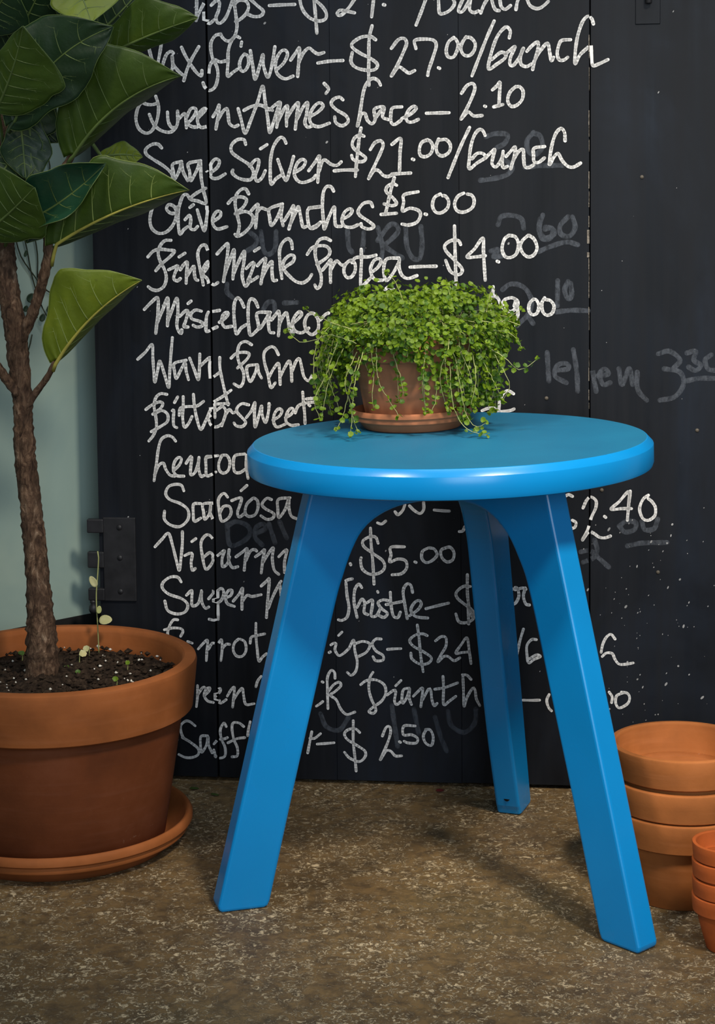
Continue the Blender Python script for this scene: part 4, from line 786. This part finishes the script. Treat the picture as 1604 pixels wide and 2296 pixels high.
soil = mb.build('soil', M['soil'], fig, True)
def nugget(m_, p, r, mat, rg):
    k = []
    for (x, y, z) in ((1, 0, 0), (-1, 0, 0), (0, 1, 0), (0, -1, 0), (0, 0, 1), (0, 0, -1)):
        k.append(Vector(p) + Vector((x * rg.uniform(0.6, 1.3), y * rg.uniform(0.6, 1.3), z * rg.uniform(0.5, 1.0))) * r)
    m_.add(k, [(0, 2, 4), (2, 1, 4), (1, 3, 4), (3, 0, 4), (2, 0, 5), (1, 2, 5), (3, 1, 5), (0, 3, 5)], mat)
mp, mc = MB(), MB()
for i in range(900):
    r = 0.128 * math.sqrt(rng.random()); t = rng.uniform(0, 6.283); x, y = r * math.cos(t), r * math.sin(t)
    if math.hypot(x + 0.012, y) < 0.022: continue
    z = soil_top + lump(x, y) + 0.001
    if i < 95: nugget(mp, (x, y, z + 0.0006), rng.choice((0.0011, 0.0013, 0.0017, 0.0024)), 0, rng)
    else: nugget(mc, (x, y, z), rng.uniform(0.0014, 0.0048), 0, rng)
tag(mp.build('perlite', M['perlite'], soil, True), kind='stuff')
tag(mc.build('soil_crumbs', M['soil'], soil), kind='stuff')
def weed(px, py, mat, r, parent=soil):
    # little sprouts pushing out of the soil
    p = at(px, py, 1.9); v = p - Vector((0, 0, CAM_H)); s = (soil_top + FZ + 0.003 - CAM_H) / (at(px, py, 1.0).z - CAM_H)
    q = Vector((0, 0, CAM_H)) + (at(px, py, 1.0) - Vector((0, 0, CAM_H))) * s - FO
    m_ = MB(); rg = random.Random(px)
    m_.tube([q - Vector((0, 0, 0.004)), q + Vector((0.0005, 0, 0.004))], [0.0005, 0.0004], 5, 0)
    for k in range(2 if r < 0.004 else 1):
        disc_leaf(m_, q + Vector((rg.uniform(-1, 1) * r * 0.7, rg.uniform(-1, 1) * r * 0.5, 0.005)), Vector((0.1, -0.8, 0.6)) + rnd_dir(rg) * 0.3, r, 1, rg)
    m_.build('sprout', [M['stem'], mat], parent)
for (px, py, mt, r) in ((178, 1477, 'pale', 0.0050), (200, 1464, 'pale', 0.0042), (50, 1474, 'creeper_dark', 0.003), (286, 1496, 'creeper', 0.0028), (262, 1533, 'creeper', 0.0030), (175, 1516, 'creeper_dark', 0.0028), (150, 1506, 'creeper_dark', 0.002)):
    weed(px, py, M[mt], r)

# trunk and branches: pixel, distance, radius
def limb(name, data, mat, parent, n=14, jit=0.07, seed=1, knots=True):
    rg = random.Random(seed)
    pts = spline([at(a, b, Y) - FO for (a, b, Y, w) in data], 0.0035)
    ws = spline([(w, i, 0) for i, (a, b, Y, w) in enumerate(data)], 1.0)
    rads = []
    for i in range(len(pts)):
        f = i / (len(pts) - 1) * (len(data) - 1); k = min(int(f), len(data) - 2); g = f - k
        rads.append((data[k][3] * (1 - g) + data[k + 1][3] * g) * (1 + (rg.uniform(-0.05, 0.07) if knots else 0)))
    m_ = MB(); m_.tube(pts, rads, n, 0, jit, rg)
    return m_.build(name, mat, parent, True)
# trunk width in metres is pixels / 2143
t_ = 1 / 2143 / 2
trunk = limb('trunk', [(99, 1560, 1.96, 84 * t_), (97, 1530, 1.96, 74 * t_), (95, 1480, 1.96, 62 * t_), (91, 1400, 1.96, 53 * t_), (85, 1300, 1.962, 50 * t_), (76, 1200, 1.964, 48 * t_), (67, 1120, 1.965, 47 * t_), (58, 1040, 1.966, 44 * t_), (53, 960, 1.966, 45 * t_), (50, 890, 1.966, 49 * t_),
                            (42, 810, 1.966, 48 * t_), (36, 750, 1.966, 58 * t_), (26, 690, 1.966, 56 * t_), (12, 620, 1.97, 40 * t_), (4, 540, 1.975, 36 * t_), (4, 430, 1.98, 32 * t_), (12, 300, 1.985, 28 * t_), (30, 150, 1.99, 24 * t_), (60, 0, 1.99, 20 * t_), (80, -120, 1.99, 12 * t_)], M['bark'], fig, 26, 0.085, 7)
tag(trunk, 'bare brown bark trunk')
branches = [
    [(40, 770, 1.964, 30 * t_), (66, 720, 1.958, 24 * t_), (84, 670, 1.952, 23 * t_), (98, 620, 1.946, 22 * t_), (108, 570, 1.942, 21 * t_), (108, 500, 1.942, 18 * t_), (120, 420, 1.945, 15 * t_), (165, 340, 1.95, 12 * t_), (215, 200, 1.96, 9 * t_), (255, 60, 1.97, 7 * t_)],
    [(58, 915, 1.962, 18 * t_), (78, 884, 1.958, 16 * t_), (96, 860, 1.953, 15 * t_), (112, 836, 1.950, 14 * t_), (121, 812, 1.948, 13 * t_), (122, 806, 1.948, 9 * t_)],
    [(40, 885, 1.96, 20 * t_), (16, 852, 1.955, 22 * t_), (-12, 815, 1.95, 20 * t_), (-60, 760, 1.94, 14 * t_)],
    [(6, 560, 1.972, 24 * t_), (-30, 480, 1.965, 18 * t_), (-60, 380, 1.955, 14 * t_)]]
for i, d in enumerate(branches):
    limb('branch', d, M['bark'], fig, 16, 0.11, 20 + i)

# leaves ----------------------------------------------------------------
PROF = [(0, 0.05), (0.008, 0.17), (0.025, 0.31), (0.06, 0.46), (0.12, 0.60), (0.22, 0.75), (0.34, 0.90), (0.46, 1.0), (0.55, 0.99), (0.66, 0.88), (0.76, 0.70), (0.85, 0.49), (0.92, 0.28), (0.97, 0.11), (1.0, 0.01)]
def prof(t):
    for (a, x), (b, y) in zip(PROF, PROF[1:]):
        if t <= b:
            g = (t - a) / (b - a); return x + (y - x) * g
    return 0.02
def leaf(base, tip, wa, wb, tha, thb, mat, bow=0.05, wave=0.012, ph=0.0, curl=0.3, pet=None, vein='vein_dim', tall=None, bowy=0.0):
    """a fiddle-shaped leaf. base, tip: (px, py, distance). wa / wb: half widths over length above / below the midrib,
    tha / thb: how far each half turns towards the viewer, in degrees"""
    B, T = at(*base), at(*tip)
    ax = (T - B); L = ax.length; ax.normalize()
    f = Vector((0, -1, 0)); f = (f - ax * f.dot(ax)).normalized()
    p = f.cross(ax).normalized()
    if p.z < 0: p = -p
    def rib(t): return B + (T - B) * t - p * (bow * L * 4 * t * (1 - t)) + f * (bowy * L * 4 * t * (1 - t))
    def pos(t, s):
        a, w, th, sg = (abs(s), wa, R(tha), 1) if s > 0 else (abs(s), wb, R(thb), -1)
        w_ = w * L * prof(t) * (1 + 0.055 * math.sin(11 * t + ph + (2 if s > 0 else 0)) + 0.025 * math.sin(23 * t + 2 * ph))
        ang = th - curl * a * 0.6
        d = p * (sg * math.cos(ang)) + f * math.sin(ang)
        wv = wave * L * math.sin(13 * t + ph + (0 if s > 0 else 1.7)) * a ** 1.6
        quilt = 0.010 * L * math.sin(34 * t - 9 * a) * a * (1 - a) * 2
        return rib(t) + d * (a * w_) + f * (wv + quilt) + ax * (a * L * (0.05 * (0.75 - t) * prof(t) - 0.075 * (1 - t) ** 9 * a * a))
    NT, NS = 40, 12
    m_ = MB(); vs = []
    for i in range(NT + 1):
        for j in range(-NS, NS + 1): vs.append(pos((i / NT) ** 1.5, j / NS) - FO)
    K = 2 * NS + 1
    m_.add(vs, [(i * K + j, i * K + j + 1, (i + 1) * K + j + 1, (i + 1) * K + j) for i in range(NT) for j in range(K - 1)])
    o = m_.build('leaf', M[mat], fig, True)
    so = o.modifiers.new('thickness', 'SOLIDIFY'); so.thickness = 0.00045; so.offset = 0
    # raised side veins and midrib, growing into a stalk
    mv = MB()
    for sgn in (1, -1):
        for k0, t0 in enumerate((0.04, 0.15, 0.29, 0.44, 0.60, 0.75)):
            t0 += 0.012 * math.sin(3 * ph + 5 * k0 + sgn)
            tv = lambda s: min(0.985, t0 + 0.17 * (s ** 1.25) * (1 - 0.35 * t0))
            q = [pos(tv(s), sgn * s) - FO for s in [0.02 + 0.80 * k / 12 for k in range(13)]]
            mv.tube(q, [0.00075 * (1 - 0.70 * k / 12) for k in range(13)], 5)
            # each side vein forks towards its neighbours
            for s0, dt, ds in ((0.40, 0.085, 0.30), (0.62, -0.05, 0.24)):
                q = [pos(max(0.01, min(0.985, tv(s0) + dt * g ** 0.8)), sgn * (s0 + ds * g)) - FO for g in [k / 6 for k in range(7)]]
                mv.tube(q, [0.00042 * (1 - 0.6 * k / 6) for k in range(7)], 4)
    for sgn in (1, -1):                                   # the pale edge
        q = [pos((k / 40) ** 1.5, sgn) - FO for k in range(41)]
        mv.tube(q, [0.00042] * 41, 4)
    mv.build('side_veins', M[vein], o, True)
    q = [rib(i / 24) - FO for i in range(25)]
    if pet:
        E = at(*pet) - FO
        q = spline([E, (E + q[0]) / 2 + Vector((0, -0.002, 0.001)), q[0]], 0.006)[:-1] + q
    mr = MB(); mr.tube(q, [0.0021 * (1 - 0.80 * i / (len(q) - 1)) for i in range(len(q))], 8)
    mr.build('midrib', M['rib'] if vein == 'vein' else M['vein_dim'], o, True)
    return o

LEAVES = [
    # dark leaves filling the crown behind
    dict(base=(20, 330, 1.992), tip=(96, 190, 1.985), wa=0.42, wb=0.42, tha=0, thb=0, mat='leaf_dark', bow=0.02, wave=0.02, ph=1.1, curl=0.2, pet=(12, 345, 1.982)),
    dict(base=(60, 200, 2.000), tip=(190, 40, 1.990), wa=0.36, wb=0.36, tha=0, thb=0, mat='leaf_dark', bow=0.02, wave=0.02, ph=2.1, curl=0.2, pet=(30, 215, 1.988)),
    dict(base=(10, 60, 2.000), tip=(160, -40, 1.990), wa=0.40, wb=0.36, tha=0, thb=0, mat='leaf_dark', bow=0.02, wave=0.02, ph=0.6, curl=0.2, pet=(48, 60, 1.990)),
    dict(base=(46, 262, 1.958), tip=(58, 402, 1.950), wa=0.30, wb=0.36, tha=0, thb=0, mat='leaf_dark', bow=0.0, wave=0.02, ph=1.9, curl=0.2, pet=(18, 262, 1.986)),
    # lone low leaf on the short branch
    dict(base=(131, 806, 1.945), tip=(318, 628, 1.915), wa=0.43, wb=0.26, tha=12, thb=-68, mat='leaf_light', bow=-0.06, wave=0.012, ph=0.3, pet=(119, 832, 1.948), vein='vein', curl=0.3),
    # big leaf right of the fork
    dict(base=(127, 548, 1.935), tip=(424, 426, 1.895), wa=0.36, wb=0.24, tha=10, thb=-66, mat='leaf_mid', bow=-0.045, wave=0.012, ph=1.1, pet=(116, 596, 1.942), vein='vein', curl=0.25),
    # bluish leaf folded in front of it
    dict(base=(34, 508, 1.930), tip=(236, 366, 1.905), wa=0.36, wb=0.20, tha=15, thb=25, mat='leaf_teal', bow=0.05, wave=0.035, ph=2.0, pet=(8, 560, 1.972), curl=-0.6),
    # broad leaf at the middle
    dict(base=(167, 347, 1.935), tip=(406, 170, 1.885), wa=0.50, wb=0.24, tha=12, thb=-66, mat='leaf_mid', bow=-0.09, wave=0.016, ph=0.6, pet=(150, 372, 1.946), curl=0.3),
    # dark leaf with its light rib, left of it
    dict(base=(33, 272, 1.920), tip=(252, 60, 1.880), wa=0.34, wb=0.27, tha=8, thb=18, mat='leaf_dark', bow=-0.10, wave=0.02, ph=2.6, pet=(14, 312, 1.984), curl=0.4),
    # leaf reaching to the right over the top line of writing
    dict(base=(232, 128, 1.950), tip=(444, 40, 1.905), wa=0.32, wb=0.16, tha=10, thb=-40, mat='leaf_mid', bow=-0.02, wave=0.014, ph=0.0, pet=(222, 160, 1.962), curl=0.3),
    # bright leaf at the top
    dict(base=(150, -70, 1.935), tip=(205, 52, 1.895), wa=0.62, wb=0.40, tha=-10, thb=20, mat='leaf_light', bow=-0.03, wave=0.014, ph=1.7, curl=0.2, pet=(90, -110, 1.985)),
    # leaf at the left edge
    dict(base=(-4, 238, 1.915), tip=(52, 58, 1.870), wa=0.20, wb=0.56, tha=0, thb=10, mat='leaf_mid', bow=0.03, wave=0.016, ph=0.9, pet=(8, 330, 1.982), curl=0.2),
    # leaf at the left edge below
    dict(base=(-30, 520, 1.925), tip=(77, 420, 1.890), wa=0.78, wb=0.50, tha=5, thb=-10, mat='leaf_mid', bow=0.02, wave=0.012, ph=1.4, pet=(-40, 470, 1.963), curl=0.2),
    # dark leaves hanging behind
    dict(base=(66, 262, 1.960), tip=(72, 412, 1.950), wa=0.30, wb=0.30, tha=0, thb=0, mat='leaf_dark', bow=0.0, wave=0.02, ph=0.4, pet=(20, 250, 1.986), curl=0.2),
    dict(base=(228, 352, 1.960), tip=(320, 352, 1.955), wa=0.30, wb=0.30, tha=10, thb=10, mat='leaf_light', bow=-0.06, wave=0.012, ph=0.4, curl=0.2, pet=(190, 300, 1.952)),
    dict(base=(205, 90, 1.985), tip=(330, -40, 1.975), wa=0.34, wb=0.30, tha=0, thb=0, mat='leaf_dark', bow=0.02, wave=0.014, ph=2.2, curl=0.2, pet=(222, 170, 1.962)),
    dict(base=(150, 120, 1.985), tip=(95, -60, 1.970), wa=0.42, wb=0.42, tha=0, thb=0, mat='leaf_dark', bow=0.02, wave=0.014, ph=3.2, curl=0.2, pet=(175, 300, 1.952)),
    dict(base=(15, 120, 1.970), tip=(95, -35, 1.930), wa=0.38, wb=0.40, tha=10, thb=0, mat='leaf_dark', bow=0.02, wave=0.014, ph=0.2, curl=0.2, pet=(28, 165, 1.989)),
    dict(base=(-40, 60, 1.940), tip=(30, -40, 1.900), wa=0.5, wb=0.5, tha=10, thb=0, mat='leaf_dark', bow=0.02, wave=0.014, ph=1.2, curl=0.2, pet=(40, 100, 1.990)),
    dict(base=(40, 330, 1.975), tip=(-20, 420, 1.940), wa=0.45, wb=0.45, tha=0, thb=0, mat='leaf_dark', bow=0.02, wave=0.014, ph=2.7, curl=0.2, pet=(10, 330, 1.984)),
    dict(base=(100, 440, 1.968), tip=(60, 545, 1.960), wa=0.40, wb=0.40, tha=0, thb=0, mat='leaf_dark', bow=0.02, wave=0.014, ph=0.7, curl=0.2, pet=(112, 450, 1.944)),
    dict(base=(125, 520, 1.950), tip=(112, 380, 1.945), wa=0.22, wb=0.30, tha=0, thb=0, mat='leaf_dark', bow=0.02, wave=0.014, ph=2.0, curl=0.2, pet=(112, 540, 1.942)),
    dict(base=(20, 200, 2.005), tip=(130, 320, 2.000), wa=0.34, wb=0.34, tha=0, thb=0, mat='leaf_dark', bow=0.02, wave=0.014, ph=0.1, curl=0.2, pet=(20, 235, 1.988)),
]
for d in LEAVES: leaf(**d)

# ------------------------------------------------------------------ thin seedling at the back of the big pot
def soil_pt(px, py, z):
    a = at(px, py, 1.0) - Vector((0, 0, CAM_H)); s = (z - CAM_H) / a.z
    return Vector((0, 0, CAM_H)) + a * s
b0 = at(221, 1425, 2.072)
seedl = empty('seedling', (b0.x, b0.y, 0.182))
tag(seedl, 'thin seedling with two pale round leaves at the back of the fig pot', 'seedling')
so_ = seedl.location.copy()
pp = [Vector((b0.x, b0.y, 0.176))] + [at(a, b, 2.072) for a, b in ((219, 1400), (217, 1370), (216, 1330), (219, 1290), (221, 1250), (219, 1236))]
mb = MB(); mb.tube(spline([q - so_ for q in pp], 0.006), [0.0007] * 60, 6)
stem_ = mb.build('stem', M['stem'], seedl, True)
def oval_leaf(parent, c, nrm, up, rl, rw, mat, name='leaf', o0=Vector((0, 0, 0))):
    nrm = Vector(nrm).normalized(); up = Vector(up); up = (up - nrm * up.dot(nrm)).normalized(); sd = up.cross(nrm)
    vs, fs = [], []; NI, NJ = 4, 18
    vs.append(Vector(c) - o0)
    for i in range(1, NI + 1):
        for j in range(NJ):
            t = 2 * math.pi * j / NJ; r = i / NI
            vs.append(Vector(c) - o0 + up * math.cos(t) * rl * r + sd * math.sin(t) * rw * r * (1 - 0.15 * math.cos(t)) + nrm * 0.22 * rw * r * r * (abs(math.sin(t)) + 0.3))
    fs = [(0, 1 + j, 1 + (j + 1) % NJ) for j in range(NJ)]
    for i in range(NI - 1): fs += [(1 + i * NJ + j, 1 + (i + 1) * NJ + j, 1 + (i + 1) * NJ + (j + 1) % NJ, 1 + i * NJ + (j + 1) % NJ) for j in range(NJ)]
    m_ = MB(); m_.add(vs, fs); o = m_.build(name, mat, parent, True)
    sm = o.modifiers.new('thickness', 'SOLIDIFY'); sm.thickness = 0.0003
    return o
pxm = 1 / 2027
oval_leaf(seedl, at(209, 1304, 2.068), (0.2, -1, 0.3), (-0.55, 0, 1), 14 * pxm, 8 * pxm, M['pale'], o0=so_)
oval_leaf(seedl, at(237, 1391, 2.066), (0.0, -0.8, 0.7), (1, 0, 0.05), 15 * pxm, 12 * pxm, M['pale'], o0=so_)
oval_leaf(seedl, at(222, 1367, 2.068), (0.3, -1, 0.2), (0.2, 0, 1), 9 * pxm, 6 * pxm, M['stem'], o0=so_)

# ------------------------------------------------------------------ vine creeping on the side wall
vine = empty('wall_vine', at(72, 790, 2.03))
tag(vine, 'thin dark vine with small round leaves against the pale wall behind the fig trunk', 'vine')
vo = vine.location.copy()
wn = wout
def on_wall(px, py, off=0.003):
    a = at(px, py, 1.0) - Vector((0, 0, CAM_H)); b = Vector((0, 0, CAM_H))
    s = ((corner - wout * off) - b).dot(wout) / a.dot(wout)
    return b + a * s
for pts in ([(110, 290), (100, 320), (112, 372), (108, 420)], [(25, 490), (35, 535), (47, 575), (66, 604), (84, 629), (90, 650)], [(50, 515), (61, 561), (70, 611), (82, 655), (95, 690)], [(70, 480), (75, 514), (84, 570), (84, 622)],
            [(72, 750), (68, 770), (62, 790)], [(84, 622), (92, 640), (106, 652), (126, 664)], [(95, 690), (103, 705), (108, 712), (114, 695)], [(57, 692), (66, 706), (84, 712)], [(36, 500), (40, 470), (60, 440)]):
    mb = MB(); P = spline([on_wall(*q) - vo for q in pts], 0.008); mb.tube(P, [0.0008] * len(P), 6)
    mb.build('stem', M['stem_dark'], vine, True)
for (px, py, rl, rw, mt) in ((70, 668, 12, 11, 'leaf_dark'), (58, 692, 8, 6, 'leaf_dark'), (113, 692, 12, 9, 'leaf_dark'), (95, 712, 10, 7, 'leaf_dark'), (58, 568, 9, 4, 'leaf_dark'), (86, 284, 16, 13, 'leaf_dark'), (92, 340, 4, 4, 'leaf_dark'), (28, 518, 17, 8, 'leaf_mid')):
    oval_leaf(vine, on_wall(px, py, 0.006), (0.3, -1, 0.1), (0.4, 0, 1), rl / 2050, rw / 2050, M[mt], o0=vo)

# ------------------------------------------------------------------ scraps on the floor
def scrap(name, px, py, rl, rw, mat, rot, label, cat):
    p = soil_pt(px, py, 0.0)
    e_ = oval_leaf(None, (0, 0, 0.0014), (0.1, -0.15, 1), (math.cos(rot), math.sin(rot), 0), rl, rw, mat, name)
    e_.location = (p.x, p.y, 0.0)
    tag(e_, label, cat)
scrap('fallen_petal', 987, 1776, 0.0048, 0.0032, M['petal'], 0.2, 'dark red petal on the floor at the foot of the chalkboard', 'petal')
scrap('leaf_scrap', 436, 1771, 0.0055, 0.0026, M['leaf_mid'], 0.1, 'green leaf scrap on the floor just right of the big saucer', 'leaf')
scrap('leaf_scrap', 482, 1785, 0.0050, 0.0024, M['leaf_mid'], -0.2, 'green leaf scrap on the floor just left of the stool leg', 'leaf')
